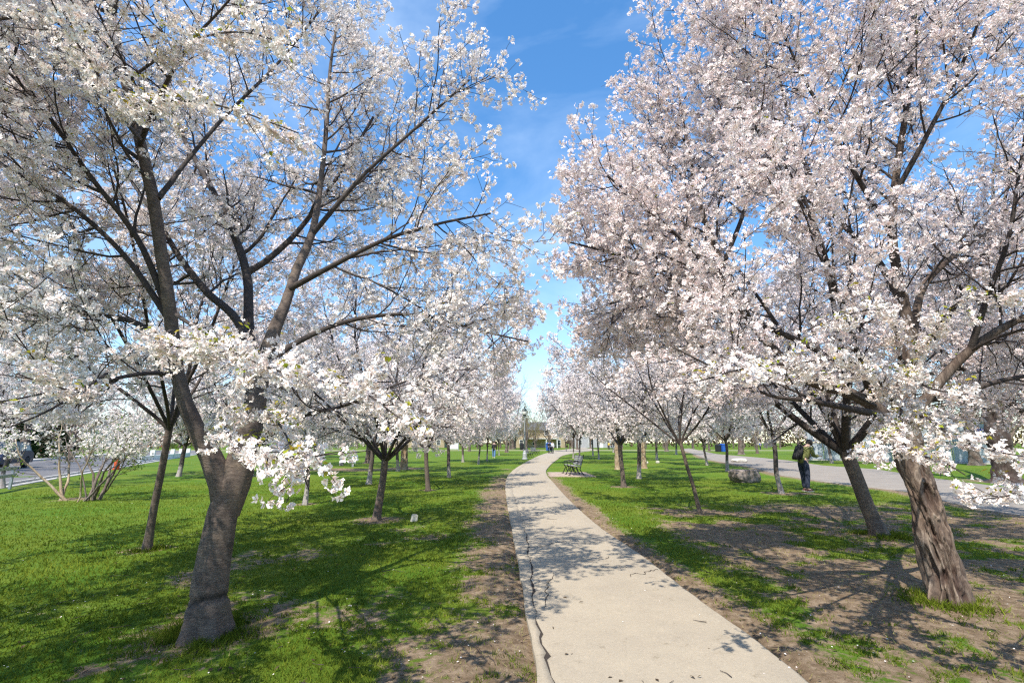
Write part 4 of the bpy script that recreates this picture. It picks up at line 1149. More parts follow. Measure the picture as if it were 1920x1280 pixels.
# multi-stemmed flowering shrub tree on the left lawn
def shrub_tree():
    b = G(150, 938)
    t = root('shrub', 'low many-stemmed flowering shrub with crooked pale stems on the left lawn', 'shrub', b)
    rg = random.Random(5); gr = Grower(5, (0.1, 0, 1.9), (2.5, 2.0, 1.7), None, 0.5)
    ls = []
    for i in range(13):
        a = rg.uniform(0, 6.28); r = rg.uniform(0.05, 0.35)
        if i < 3: st = np.array([-0.35 - 0.1 * i, 0, -0.05]); d = np.array([-0.8 + 0.3 * i, 0.1, 0.8]); rr = 0.042
        else: st = np.array([0.25 + r * math.cos(a), r * math.sin(a), -0.05]); d = np.array([rg.uniform(-.4, .6), rg.uniform(-.4, .4), 1]); rr = rg.uniform(0.02, 0.045)
        d /= np.linalg.norm(d); pts = [st]
        for k in range(12):
            d = d + np.array([rg.gauss(0, .16), rg.gauss(0, .12), rg.gauss(0, .08)]); d /= np.linalg.norm(d)
            pts.append(pts[-1] + d * 0.2)
        pts = np.array(pts); rad = np.linspace(rr, 0.008, 13)
        o = limb_tube(pts, rad, 8, 'stem', M['bark_pale'] if i < 4 else M['bark_grey'], t, 0.15, i)
        ls.append((pts, rad, 0.4))
    gr.populate(ls, (0.25, 0.2, 0.16), (0.9, 0.5, 0.2), site_gap=0.13, min_r=0.003)
    Pn, T = gr.blossom_sites(0.2, 3, 1.2)
    V, F = tubes(gr.lv[1] , 5); link('branches', mk_mesh('branches', V, F, M['bark_grey']), t, 'stuff')
    V, F = tubes(gr.lv[2] + gr.lv[3], 3); link('twigs', mk_mesh('twigs', V, F, M['bark_grey']), t, 'stuff')
    hi = Pn[:, 2] > 1.2
    C, N = clusters(Pn[hi], T[hi], gr.nr, (2, 5), 0.06)
    flowers('blossoms', C, N, 0.034, gr.nr, -4, M['petal'], t)
    I = np.repeat(np.arange(len(Pn)), 2); D = rand_unit(gr.nr, len(I))
    m = gr.nr.random(len(I)) < 0.55
    kites('leaves', Pn[I][m], D[m], 0.07, gr.nr, M['green_shrub'], t)
shrub_tree()

# bare and budding big trees
def big_tree(name, seed, H, R, fork, r0, nl=6, buds=None, bsize=0.09, bgap=0.5, mat='bark_grey', dens=(0.8, 0.6, 0.5), lens=(3.2, 1.6, 0.8), min_r=0.008, k=1, lowz=0.0, deeper=True, flare=0.7):
    rg = random.Random(seed)
    t = root(name, '', 'tree')
    gr = Grower(seed, (0, 0, (H + fork) / 2), (R, R, (H - fork) / 2 + 1.0), None, fork - lowz)
    top = np.array([0, 0, fork])
    tp = [np.array([0, 0, -0.12]), np.array([0, 0, 0.05]), top * 0.33, top * 0.66, top]
    trunk_mesh('trunk', tp, [r0 * 1.2, r0 * 1.1, r0 * .95, r0 * .9, r0 * .85], M[mat], t, 24, 40, 'gnarled', flare, seed)
    ls = wild_limbs(gr, None, fork, R, H, nl, r0, (0, 0), rg, (15, 50))
    V, F = tubes([(a, b * 1.0) for a, b, _ in ls], 7)
    link('limbs', mk_mesh('limbs', V, F, M['bark_far'], True), t)
    gr.populate(ls, dens, lens, site_gap=bgap, min_r=min_r, up=(0.05, 0.03, 0.0), bare_core=0, deeper=deeper)
    V, F = tubes(gr.lv[1], 4); b = len(V); V2, F2 = tubes(gr.lv[2] + gr.lv[3], 3)
    link('branches', mk_mesh('branches', np.concatenate([V, V2]), np.concatenate([F, F2 + b]), M['bark_far'], True), t, 'stuff')
    if buds:
        Pn = np.array([a for a, _ in gr.sites]); I = np.repeat(np.arange(len(Pn)), k)
        D = rand_unit(gr.nr, len(I))
        kites('leaves', Pn[I] + D * bsize, D, bsize, gr.nr, M[buds], t)
    stats.append((name, 0, [len(gr.lv[i]) for i in (1, 2, 3)]))
    kids_of(t)
    return t
bare1 = big_tree('bare_tree', 201, 13, 5.0, 3.0, 0.28, 6)
bare2 = big_tree('bare_tree', 202, 10, 4.2, 2.2, 0.20, 7)
bud1 = big_tree('budding_tree', 203, 9, 4.0, 1.8, 0.22, 6, 'willow', 0.16, 0.5, dens=(.8, .7, .6), k=2)
bud2 = big_tree('budding_tree', 204, 8, 3.6, 1.6, 0.20, 6, 'brownbud', 0.14, 0.5, dens=(.8, .7, .6), k=1)
huge = big_tree('old_tree', 205, 15, 7, 2.9, 0.40, 6, mat='bark_dark', dens=(.8, .7, .6), lens=(3.6, 1.7, .8), flare=1.1)
pale = big_tree('old_tree', 206, 13, 5, 3.2, 0.25, 5, mat='bark_pale', dens=(1.0, .8, .7), flare=0.5)
stumpy = big_tree('old_tree', 207, 11, 4.5, 2.6, 0.30, 6, mat='bark_grey', dens=(1.0, .8, .7), flare=1.3)
place(huge, 1888, 905, 'massive dark tree with spreading root flare at the right edge beyond the driveway')
place(pale, 757, 880, 'massive tree with smooth cream-coloured trunk in the middle of the left lawn', 0.85)
place(stumpy, 528, 872, 'old tree with wide flared foot left of the thin tree in the left lawn', 0.9)
place(stumpy, 600, 862, 'old tree with buttressed tan foot further back on the left lawn', 1.0, 2.0)
place(stumpy, 690, 868, 'old tree with brown trunk just left of the massive pale trunk', 0.7, 4.0)
place(pale, 1158, 880, 'tree with broad pale trunk behind the flaking tan cherry trunk', 0.62, 3.0)
place(pale, 1208, 878, 'pale-trunked tree behind the dark forked cherry tree', 0.6, 1.0)
place(stumpy, 950, 848, 'large old tree with pale trunk behind the walker in blue jeans', 0.8, 1.0)
place(bud1, 940, 838, 'yellow-green budding tree rising behind the lamp post', 1.1, 1.0, loc=(-0.5, 112, 0))
rg = random.Random(77)
far = []
for i in range(96):
    a = i / 95.0
    x = -150 + 300 * a + rg.uniform(-2, 2)
    y = 118 + 26 * rg.random() + 0.0006 * x * x
    if abs(x - 11) < 5 and y < 135: y += 28
    kind = rg.choice(['b1', 'b2', 'b2', 'w', 'n', 'b1'])
    if -4 < x < 16: kind = rg.choice(['w', 'n', 'w'])
    pr_ = {'b1': bare1, 'b2': bare2, 'w': bud1, 'n': bud2}[kind]
    lab = {'b1': 'tall bare tree in the far line of trees behind the park lawn', 'b2': 'lower bare tree in the far line of trees behind the park lawn',
           'w': 'budding yellow-green tree in the far line of trees behind the lawn', 'n': 'brownish budding tree in the far line of trees behind the lawn'}[kind]
    place(pr_, 0, 0, lab, rg.uniform(0.8, 1.15), rg.uniform(0, 6.28), lab.split(' in ')[0] + 's behind the park', (x, y, 0))
place(bare1, 0, 0, 'tall bare tree standing against the sky over the end of the path', 1.35, 0.5, loc=(0.2, 120, 0))
for i, (px, py, sc, pr_, lab) in enumerate([
    (40, 872, 1.0, bare1, 'bare tree behind the left lawn whose fine top shows above the house roof'),
    (-70, 885, 1.0, bare1, 'bare tree at the far left edge behind the road'),
    (130, 862, 0.9, bare2, 'bare tree standing between the road and the brick house'),
    (1500, 852, 0.9, bare2, 'bare tree left of the court fence behind the driveway'),
    (1640, 858, 1.0, bare1, 'bare tree behind the court fence'),
    (1760, 862, 1.0, bare2, 'bare tree behind the right half of the court fence'),
    (1420, 850, 0.9, bud2, 'brownish tree behind the blue bins'),
    (1580, 853, 0.9, bud1, 'yellow-green tree behind the left end of the court fence'),
    (1900, 868, 1.0, bud1, 'yellow-green tree behind the massive dark trunk'),
    (1330, 846, 0.9, bud1, 'yellow-green tree where the driveway meets the far lawn'),
    (1700, 868, 1.25, bare1, 'tall bare tree rising over the middle of the court fence'),
    (1830, 872, 1.2, bare1, 'tall bare tree left of the massive dark trunk behind the fence'),
    (1980, 880, 1.2, bare1, 'tall bare tree right of the massive dark trunk'),
    (1390, 852, 1.1, bare1, 'tall bare tree at the driveway bend behind the bins'),
    (1250, 846, 1.1, bare1, 'tall bare tree behind the sunny lawn right of the path'),
    (880, 846, 1.1, bare2, 'bare tree behind the distant bench on the left lawn'),
    (700, 850, 1.1, bare1, 'tall bare tree behind the old trees on the left lawn'),
    (1003, 842.5, 0.75, bud1, 'yellow-green budding tree left of the path end in front of the tan house'),
    (1068, 841.5, 0.7, bud2, 'brownish budding tree right of the path end'),
    (-20, 862, 1.0, bud2, 'brownish tree at the far left behind the road'),
    (85, 856, 1.1, bare1, 'tall bare tree behind the brick house roof at the far left'),
    (450, 853, 1.0, bare2, 'bare tree at the back of the left lawn by the far road')]):
    place(pr_, px, py, lab, sc, i * 1.3)

for x_, y_, p_, sc_, lab_ in [(3.0, 104, bud1, 1.1, 'tall yellow-green budding tree right of the lamp post in front of the tan house'), (8.5, 112, bud2, 1.2, 'tall brownish budding tree above the walkers at the path end'),
                              (14.5, 110, bud1, 1.15, 'yellow-green budding tree beyond the path end on its right'), (0.5, 128, bud2, 1.4, 'large brownish budding tree behind the lamp post top'), (6.0, 168, bare2, 1.5, 'bare tree rising behind the roof of the tan house')]:
    place(p_, 0, 0, lab_, sc_, x_, None, (x_, y_, 0))
# distant wood filling the horizon: one mass
def woods():
    nr = np.random.default_rng(9)
    K = 32000
    x = nr.uniform(-240, 240, K); y = 165 + nr.uniform(0, 45, K)
    hmax = 8 + 7 * fbm(x * 0.05, y * 0.03, oct=3, seed=4)
    z = nr.random(K) ** 0.8 * hmax * np.clip(np.abs(x - 12) / 30, 0.6, 1)
    kites('distant_wood', np.stack([x, y, z], 1), rand_unit(nr, K), 1.0, nr, M['brownbud'], None, 0.8)
    o = bpy.data.objects['distant_wood']; o['label'] = 'brown bare wood closing the horizon'; o['category'] = 'trees'; o['kind'] = 'stuff'
woods()
def bush(px, py, R, H, mat, label, K=2600, seed=1, size=0.12, loc=None):
    p = G(px, py) if loc is None else np.array(loc)
    nr = np.random.default_rng(seed)
    t = root('bush', label, 'bush', p)
    D = rand_unit(nr, K); D[:, 2] = np.abs(D[:, 2])
    rr = (0.55 + 0.45 * nr.random(K)) * (0.75 + 0.5 * fbm(D[:, 0] * 3 + 4, D[:, 1] * 3 + 4, D[:, 2] * 3, oct=3, seed=seed))
    C = D * rr[:, None] * np.array([R, R * 0.8, H])
    C[:, 2] += 0.1
    kites('leaves', C, rand_unit(nr, K), size, nr, M[mat], t, 0.6)
    rg = random.Random(seed); ls = []
    for i in range(12):
        a = rg.uniform(0, 6.28); e = rg.uniform(0.2, 0.7)
        ls.append((np.array([[0, 0, -0.05], [math.cos(a) * R * e * .4, math.sin(a) * R * e * .4, H * .4], [math.cos(a) * R * e, math.sin(a) * R * e, H * .8]]), np.array([0.04, 0.025, 0.01]) * max(1, H / 2)))
    V, F = tubes(ls, 5); link('stems', mk_mesh('stems', V, F, M['bark_grey']), t)
    return t
def sfor(px, k):
    w = RN[1] + perp * k; m = (px - 960) / FPX / (CP + SP * math.tan(PITCH))
    return (m * w[1] - w[0]) / (dirv[0] - m * dirv[1])
def rpx(px, k): return rside(k, sfor(px, k))
def rside(k, s): q = RN[1] + dirv * s + perp * k; return (q[0], q[1], 0)
bush(0, 0, 3.6, 5.6, 'green_dark', 'tall dark evergreen behind the parked blue car', 9000, 3, 0.24, loc=rpx(22, 13.5))
bush(0, 0, 3.0, 4.2, 'green_dark', 'dark evergreen shrub right of the blue car across the road', 7000, 4, 0.22, loc=rpx(95, 14))
bush(0, 0, 1.6, 1.5, 'green_shrub', 'fresh green bush at the far kerb behind the shrub stems', 2600, 5, 0.10, loc=rpx(325, 13))
bush(0, 0, 1.8, 2.0, 'green_shrub', 'green hedge bush beyond the road near the hydrant', 2600, 6, 0.10, loc=rpx(352, 13.4))

# ------------------------------------------------------------------ grass, petals, leaves on the ground
def grass():
    nr = np.random.default_rng(4)
    K = 360000
    r = np.exp(nr.uniform(math.log(2.2), math.log(24), K)); az = nr.uniform(-1.15, 1.15, K)
    x, y = r * np.sin(az), r * np.cos(az)
    tuft = np.zeros(K, bool); e = 0
    for (qx, qy, rad_, m_) in [(385, 1190, 0.27, 3800), (1775, 1130, 0.27, 1500), (1650, 1005, 0.3, 1500), (275, 1030, 0.16, 700)]:
        pq = G(qx, qy); aa = nr.uniform(0, 6.28, m_); r_ = rad_ * (0.62 + np.abs(nr.normal(0, 0.55, m_)))
        x[e:e + m_] = pq[0] + np.cos(aa) * r_; y[e:e + m_] = pq[1] + np.sin(aa) * r_; r[e:e + m_] = np.hypot(x[e:e + m_], y[e:e + m_])
        tuft[e:e + m_] = fbm(np.cos(aa) * 2 + 5, np.sin(aa) * 2 + 5, oct=2, seed=int(qx)) > 0.47; e += m_
    d = dirt_fn(x, y); d = np.where(tuft, 0, d); tf = np.where(tuft, 1.9, 1.0)
    n = fbm(x * 7, y * 7, oct=2, seed=40)
    keep = (d + (n - 0.5) * 1.0 < 0.36 + 0.14 * nr.random(K))
    dry = (~keep) & (nr.random(K) < 0.10)
    # not on path, pad or drive
    def onhard(x, y):
        on = inside_path(x, y)
        poly = np.concatenate([DP_NEAR, DP_FAR[::-1]])
        c = np.zeros(x.shape, bool)
        for q in range(len(poly)):
            (x1, y1), (x2, y2) = poly[q - 1], poly[q]
            c ^= ((y1 > y) != (y2 > y)) & (x < (x2 - x1) * (y - y1) / (y2 - y1 + 1e-12) + x1)
        return on | c
    hard = onhard(x, y)
    nr2 = np.random.default_rng(41)
    edge = np.abs(x - np.interp(y, PL[:, 1], PL[:, 0])) < 0.03
    hard = hard & ~(edge & (nr2.random(K) < 0.3))
    rd_side = (x - RN[1][0]) * perp[0] + (y - RN[1][1]) * perp[1] > -1.5
    hard = hard | rd_side
    for mask, nm, mat, hh, lab in ((keep & ~hard, 'grass', 'grass', (0.016, 0.046), 'short green grass growing thick and thin over the park lawn'), (dry & ~hard, 'dry_grass', 'straw', (0.012, 0.03), 'sparse dry grass stalks on the worn bare soil')):
        X_, Y_, R_ = x[mask], y[mask], r[mask]
        k = len(X_)
        Z_ = height_fn(X_, Y_)
        h = tf[mask] * nr.uniform(hh[0], hh[1], k) * (0.7 + 0.7 * fbm(X_ * 2.5, Y_ * 2.5, oct=2, seed=60))
        w = 0.0030 * np.clip(R_ / 3.2, 1, 3.2)
        a = nr.uniform(0, 6.28, k); lean = nr.normal(0, 0.7, size=(k, 2)) * h[:, None]
        b0 = np.stack([X_ - np.cos(a) * w, Y_ - np.sin(a) * w, Z_ - 0.004], 1)
        b1 = np.stack([X_ + np.cos(a) * w, Y_ + np.sin(a) * w, Z_ - 0.004], 1)
        tp = np.stack([X_ + lean[:, 0], Y_ + lean[:, 1], Z_ + h], 1)
        V = np.stack([b0, b1, tp], 1).reshape(-1, 3)
        rnd = np.clip(0.55 * nr.random(k) + 0.75 * (fbm(X_ * 1.2, Y_ * 1.2, oct=3, seed=70) - 0.25), 0, 1)
        o = link(nm, mk_mesh(nm, V, np.arange(3 * k).reshape(k, 3), M[mat], False, {'rnd': np.repeat(rnd, 3)}))
        tag(o, lab, 'grass', kind='stuff')
        stats.append((nm, k, []))
    # fallen petals
    K = 1200
    r = np.exp(nr.uniform(math.log(2.5), math.log(18), K)); az = nr.uniform(-1.1, 1.1, K)
    x, y = r * np.sin(az), r * np.cos(az)
    z = np.where(inside_path(x, y), 0.021, height_fn(x, y) + 0.012)
    keep = ~(inside_path(x, y) & (nr.random(K) < 0.8))
    C = np.stack([x, y, z], 1)[keep]; N = nr.normal(0, 0.25, size=C.shape); N[:, 2] = 1; N /= np.linalg.norm(N, axis=1, keepdims=True)
    o = kites('fallen_petals', C, N, 0.016, nr, M['petal'], None, 0.9)
    tag(o, 'white fallen cherry petals scattered over grass and soil', 'petals', kind='stuff')
    K = 5200
    r = np.exp(nr.uniform(math.log(2.5), math.log(13), K)); az = nr.uniform(-1.1, 1.1, K)
    x, y = r * np.sin(az), r * np.cos(az)
    ok = (dirt_fn(x, y) > 0.38) & ~onhard(x, y); x, y = x[ok], y[ok]; K = len(x)
    C = np.stack([x, y, height_fn(x, y) + 0.002], 1); sz = nr.uniform(0.004, 0.016, K) ** 1.0
    oc = np.array([[1, 0, 0], [-1, 0, 0], [0, 1, 0], [0, -1, 0], [0, 0, .7], [0, 0, -.7]])
    V = C[:, None] + sz[:, None, None] * oc[None] * nr.uniform(0.6, 1.4, (K, 6, 1))
    f = np.array([[0, 2, 4], [2, 1, 4], [1, 3, 4], [3, 0, 4]])
    F = (np.arange(K) * 6)[:, None, None] + f[None]
    o = link('soil_clods', mk_mesh('soil_clods', V.reshape(-1, 3), F.reshape(-1, 3), M['clod'], False)); tag(o, 'small clods and grit on the bare trodden soil', 'soil', kind='stuff')
    tw = []
    for i in range(260):
        rr_ = math.exp(nr.uniform(math.log(2.6), math.log(12))); a_ = nr.uniform(-1.1, 1.1); px_, py_ = rr_ * math.sin(a_), rr_ * math.cos(a_)
        if onhard(np.array([px_]), np.array([py_]))[0] and nr.random() < 0.85: continue
        z_ = float(height_fn(np.array([px_]), np.array([py_]))[0]) + 0.012 if not onhard(np.array([px_]), np.array([py_]))[0] else 0.026
        b_ = nr.uniform(0, 6.28); L_ = nr.uniform(0.04, 0.22); d_ = np.array([math.cos(b_), math.sin(b_), 0])
        k_ = np.array([-d_[1], d_[0], 0]) * nr.uniform(-0.2, 0.2) * L_
        p_ = np.array([px_, py_, z_])
        tw.append((np.array([p_, p_ + d_ * L_ * .5 + k_, p_ + d_ * L_]), np.array([0.0032, 0.003, 0.0018])))
    V, F = tubes(tw, 4)
    o = link('fallen_twigs', mk_mesh('fallen_twigs', V, F, M['twig'])); tag(o, 'thin dry twigs fallen on lawn and soil', 'twigs', kind='stuff')
    K = 900
    r = np.exp(nr.uniform(math.log(2.5), math.log(14), K)); az = nr.uniform(-1.1, 1.1, K)
    x, y = r * np.sin(az), r * np.cos(az)
    kk = ~inside_path(x, y) | (nr.random(K) < 0.25)
    z = np.where(inside_path(x, y), 0.022, height_fn(x, y) + 0.012)
    C = np.stack([x, y, z], 1)[kk]; N = nr.normal(0, 0.3, size=C.shape); N[:, 2] = 1; N /= np.linalg.norm(N, axis=1, keepdims=True)
    o = kites('leaf_litter', C, N, 0.045, nr, M['brownbud'], None, 0.5)
    tag(o, 'old brown leaves and scraps lying on the soil', 'leaf litter', kind='stuff')
grass()

# ------------------------------------------------------------------ street furniture
def make_bench(label, loc, rz, first=None):
    if first is not None:
        o = copy_tree(first); o.location = loc; o.rotation_euler = (0, 0, rz); o['label'] = label; return o
    t = root('park_bench', label, 'bench', loc, rz, 'grey slatted park benches beside the path')
    slat = MB().box((0, 0, 0), (1.86, 0.075, 0.035)).mesh('seat_slat', M['wood_grey'], bevel=0.006)
    for i in range(5):
        o = link('seat_slat', slat, t); o.location = (0, -0.22 + i * 0.095, 0.45 - 0.012 * i)
    half = MB().box((0, 0, 0), (0.90, 0.03, 0.075)).mesh('back_slat', M['wood_grey'], bevel=0.006)
    for s in (-1, 1):
        for i in range(5):
            o = link('back_slat', half, t); o.location = (s * 0.475, 0.23 + i * 0.024, 0.50 + i * 0.093); o.rotation_euler = (-0.25, 0, 0)
    fr = MB()
    def arc(c, r, a0, a1, n=10): return [(c[0], c[1] + r * math.cos(a0 + (a1 - a0) * k / n), c[2] + r * math.sin(a0 + (a1 - a0) * k / n)) for k in range(n + 1)]
    fr.tube([(0, -0.30, 0.44), (0, 0.22, 0.39)], 0.02, 6)
    fr.tube([(0, 0.20, 0.39), (0, 0.27, 0.6), (0, 0.37, 0.98)], 0.02, 6)
    fr.tube([(0, -0.27, 0.43), (0, -0.20, 0.32), (0, -0.28, 0.15), (0, -0.36, 0.0)], 0.024, 6)
    fr.tube([(0, 0.2, 0.39), (0, 0.16, 0.28), (0, 0.26, 0.13), (0, 0.36, 0.0)], 0.024, 6)
    fr.tube(arc((0, -0.05, 0.24), 0.12, 0, 6.28, 14), 0.018, 6)
    fr.tube(arc((0, -0.03, 0.52), 0.16, 0.2, 3.0, 10) , 0.016, 6)
    fr.tube([(0, -0.29, 0.44), (0, -0.27, 0.62), (0, 0.0, 0.66), (0, 0.27, 0.64)], 0.018, 6)
    fr.box((0, -0.36, 0.01), (0.07, 0.12, 0.02)); fr.box((0, 0.36, 0.01), (0.07, 0.12, 0.02))
    fm = fr.mesh('iron_frame', M['iron'], smooth=False)
    for x in (-0.90, 0, 0.90):
        o = link('iron_frame', fm, t); o.location = (x, 0, 0)
    kids_of(t)
    return t
pb = G(1073, 892)
bench = make_bench('grey slatted bench on the brick pad, nearest bench right of the path', (pb[0] + 0.15, pb[1] + 0.9, 0.03), -math.pi / 2 + 0.08)
for px, py, rz, lab in [(1001, 857, math.pi / 2 - 0.3, 'grey bench just behind the lamp post on the left of the path'), (1012, 852, math.pi / 2 - 0.4, 'farther grey bench left of the path beyond the lamp post')]:
    p = G(px, py); make_bench(lab, (p[0] - 0.6, p[1], 0.02), rz, bench)
p = G(850, 842); make_bench('distant bench on the far left lawn near the white board', (p[0], p[1], 0.0), 0.2, bench)
# pad of brick pavers
def pad():
    bm = MB(); rg = random.Random(2)
    x0, x1 = pb[0] - 1.35, pb[0] + 0.95; y0, y1 = pb[1] - 0.7, pb[1] + 2.7
    bx, by = 0.2, 0.1
    j = 0; y = y0
    while y < y1:
        x = x0 - (0.1 if j % 2 else 0)
        lim = np.interp(y, PR[:, 1], PR[:, 0]) + 0.03
        while x < x1:
            if x > lim: bm.box((x + bx / 2, y + by / 2, 0.010 + rg.uniform(0, 0.006)), (bx - 0.008, by - 0.008, 0.03))
            x += bx
        y += by; j += 1
    o = bm.build('brick_pad', M['paver']); o['kind'] = 'stuff'; tag(o, 'pad of reddish-tan brick pavers under the near bench', 'pavers', kind='stuff')
pad()

def lamp(px, py, label):
    p = G(px, py); t = root('lamp_post', label, 'street lamp', p)
    MB().lathe([(0.26, 0), (0.26, 0.10), (0.21, 0.14), (0.20, 0.55), (0.16, 0.62), (0.13, 0.80), (0.10, 0.86)], 12).build('base', M['lamp_grey'], t)
    MB().lathe([(0.085, 0.86), (0.08, 2.0), (0.065, 3.9), (0.09, 3.95), (0.07, 4.0)], 12).build('post', M['lamp_grey'], t, smooth=True)
    MB().lathe([(0.06, 3.98), (0.13, 4.05), (0.10, 4.15), (0.17, 4.22), (0.17, 4.26)], 12).build('collar', M['lamp_dark'], t)
    gl = MB().lathe([(0.15, 4.26), (0.20, 4.42), (0.21, 4.62)], 8).build('lantern', M['lamp_glass'], t)
    b = MB()
    for k in range(8):
        a = k * math.pi / 4
        b.tube([(0.155 * math.cos(a), 0.155 * math.sin(a), 4.26), (0.212 * math.cos(a), 0.212 * math.sin(a), 4.63)], 0.011, 4)
    b.build('cage', M['lamp_dark'], gl)
    MB().lathe([(0.25, 4.62), (0.26, 4.66), (0.15, 4.80), (0.07, 4.88), (0.03, 4.92), (0.045, 4.97), (0.01, 5.06)], 12).build('cap', M['lamp_dark'], t)
    return t
lamp(984, 861, 'tall grey lamp post with dark lantern beside the path bend')

def bin_(px, py, label, mat, h=1.05, w=0.55):
    p = G(px, py); t = root('litter_bin', label, 'bin', p, 0.3)
    MB().box((0, 0, h * 0.45 + 0.02), (w, w, h * 0.86), taper=1.12).build('body', M[mat], t, bevel=0.03)
    MB().box((0, 0, h * 0.93), (w * 1.2, w * 1.2, h * 0.08)).box((0, 0, h * 1.0), (w * 0.9, w * 0.9, h * 0.08), taper=0.7).build('lid', M[mat], t, bevel=0.02)
    MB().tube([(-w * .4, w * .62, h * .85), (w * .4, w * .62, h * .85)], 0.02, 6).build('handle', M['black_plastic'], t)
    return t
bin_(1356, 847, 'blue recycling bin at the right of the pair near the driveway', 'blue_plastic', 1.3, 0.8)
bin_(1347, 847, 'black litter bin left of the blue bin near the driveway', 'black_plastic', 1.2, 0.7)
bin_(1029, 845, 'blue recycling bin beside the path behind the pushchair', 'blue_plastic', 1.5, 0.8)
bin_(979, 843.5, 'black bin behind the lamp post near the far path', 'black_plastic', 1.3, 0.8)

def boulder(px, py, dims, mat, label, seed, cap=None):
    p = G(px, py)
    bm = bmesh.new(); bmesh.ops.create_icosphere(bm, subdivisions=4, radius=1)
    V = np.array([v.co[:] for v in bm.verts])
    q = np.sign(V) * np.abs(V) ** 0.75
    n = fbm(V[:, 0] * 1.4 + 7, V[:, 1] * 1.4 + 7, V[:, 2] * 1.4 + 7, oct=5, seed=seed)
    n2 = np.abs(fbm(V[:, 0] * 3 + 7, V[:, 1] * 3 + 7, V[:, 2] * 3 + 7, oct=3, seed=seed + 3) - 0.5)
    q = q * (0.72 + 0.55 * n + 0.5 * n2)[:, None] * np.array(dims) * 0.5
    q[:, 2] = np.minimum(q[:, 2], dims[2] * 0.36 + 0.04 * n) + dims[2] * 0.42
    for v, c in zip(bm.verts, q): v.co = c
    me = bpy.data.meshes.new('boulder'); bm.to_mesh(me); bm.free(); me.materials.append(M[mat])
    for pl in me.polygons: pl.use_smooth = True
    o = link('boulder', me, loc=p); tag(o, label, 'boulder')
    return o
b1 = boulder(1398, 904, (1.12, 0.8, 0.62), 'stone', 'dark mottled boulder with flat blue-grey top on the right lawn', 3)
MB().box((-0.05, 0, 0.485), (0.56, 0.36, 0.03), taper=0.9).build('plaque', M['stone_blue'], b1, bevel=0.01)
boulder(1386, 866, (1.1, 0.8, 0.36), 'stone_pale', 'pale low boulder at the driveway edge behind the dark boulder', 8)
sb = MB().box((0, 0, 0.06), (0.12, 0.12, 0.16), taper=0.9).build('stone_block', M['stone_pale'], None, bevel=0.015, loc=G(776, 977), rz=0.5)
tag(sb, 'small pale square stone block standing in the left lawn', 'stone')
sb.rotation_euler = (0.05, 0.12, 0.6)
for i, (px, py) in enumerate([(1233, 868), (1212, 869)]):
    o = boulder(px, py, (0.28, 0.22, 0.2), 'stone_pale', ['small white stone on the sunny lawn, right one of two', 'small white stone on the sunny lawn, left one of two'][i], 20 + i)
    o.name = 'white_stone'

# court fence on the right
def court_fence():
    A = G(1512, 853); B = G(1862, 861)
    A = np.array([A[0], A[1], 0]); B = np.array([B[0], B[1] , 0])
    y = 46.0
    A = P(1514, 829, y); B = P(1866, 829, 37.0); A[2] = B[2] = 0
    d = B - A; L = np.linalg.norm(d); u = d / L; ang = math.atan2(d[1], d[0])
    t = root('court_fence', 'tall sports court fence with blue-grey screens across the driveway', 'fence', A, ang)
    H = 3.1; n = 10; w = L / n
    post = MB().tube([(0, 0, 0), (0, 0, H + 0.08)], 0.045, 8).mesh('post', M['galv'])
    rail = MB().tube([(0, 0, 0), (w, 0, 0)], 0.028, 6).mesh('rail', M['galv'])
    scr = MB().box((w / 2, -0.06, 0.0), (w - 0.14, 0.012, 1.32)).mesh('screen_panel', M['screen'])
    wire = MB()
    for k in range(1, 9): wire.tube([(w * k / 9, 0, 0.1), (w * k / 9, 0, H)], 0.007, 3)
    for k in range(1, 8): wire.tube([(0.03, 0, H * k / 8), (w - 0.03, 0, H * k / 8)], 0.007, 3)
    wm = wire.mesh('wire_mesh', M['galv'])
    for i in range(n + 1):
        o = link('post', post, t); o.location = (i * w, 0, 0)
        if i == n: break
        for z in (0.12, H * 0.5, H):
            o = link('rail', rail, t); o.location = (i * w, 0, z)
        for z in (0.80, 2.32):
            if i == 4 and z > 1: continue
            o = link('screen_panel', scr, t); o.location = (i * w, 0, z)
        o = link('wire_mesh', wm, t, 'stuff'); o.location = (i * w, 0, 0)
    MB().box((L / 2, -0.02, 0.04), (L, 0.3, 0.14)).build('kerb_base', M['concrete'], t)
    s = MB().box((0, 0, 0), (0.7, 0.02, 0.55)).build('sign', M['blue_plastic'], None, bevel=0.0)
    q = A + u * (L - 0.9); s.location = (q[0] - 0.05, q[1] - 0.12, 2.35); s.rotation_euler = (0, 0, ang)
    tag(s, 'small blue notice hung at the right end of the court fence', 'sign')
court_fence()

# rail along the left pavement
def rail_fence():
    a = rpx(-45, -0.7); b = rpx(38, -0.7)
    t = root('rail_barrier', 'low pale metal rail with two bars on posts by the left pavement', 'railing', a, math.atan2(b[1] - a[1], b[0] - a[0]))
    L = math.hypot(b[0] - a[0], b[1] - a[1])
    for x in (0.1, L / 2, L - 0.1):
        MB().box((x, 0, 0.36), (0.08, 0.08, 0.72)).build('post', M['galv'], t, bevel=0.01)
    for z in (0.72, 0.48):
        MB().box((L / 2, -0.03, z), (L, 0.09, 0.11)).build('rail', M['galv'], t, bevel=0.02)
rail_fence()

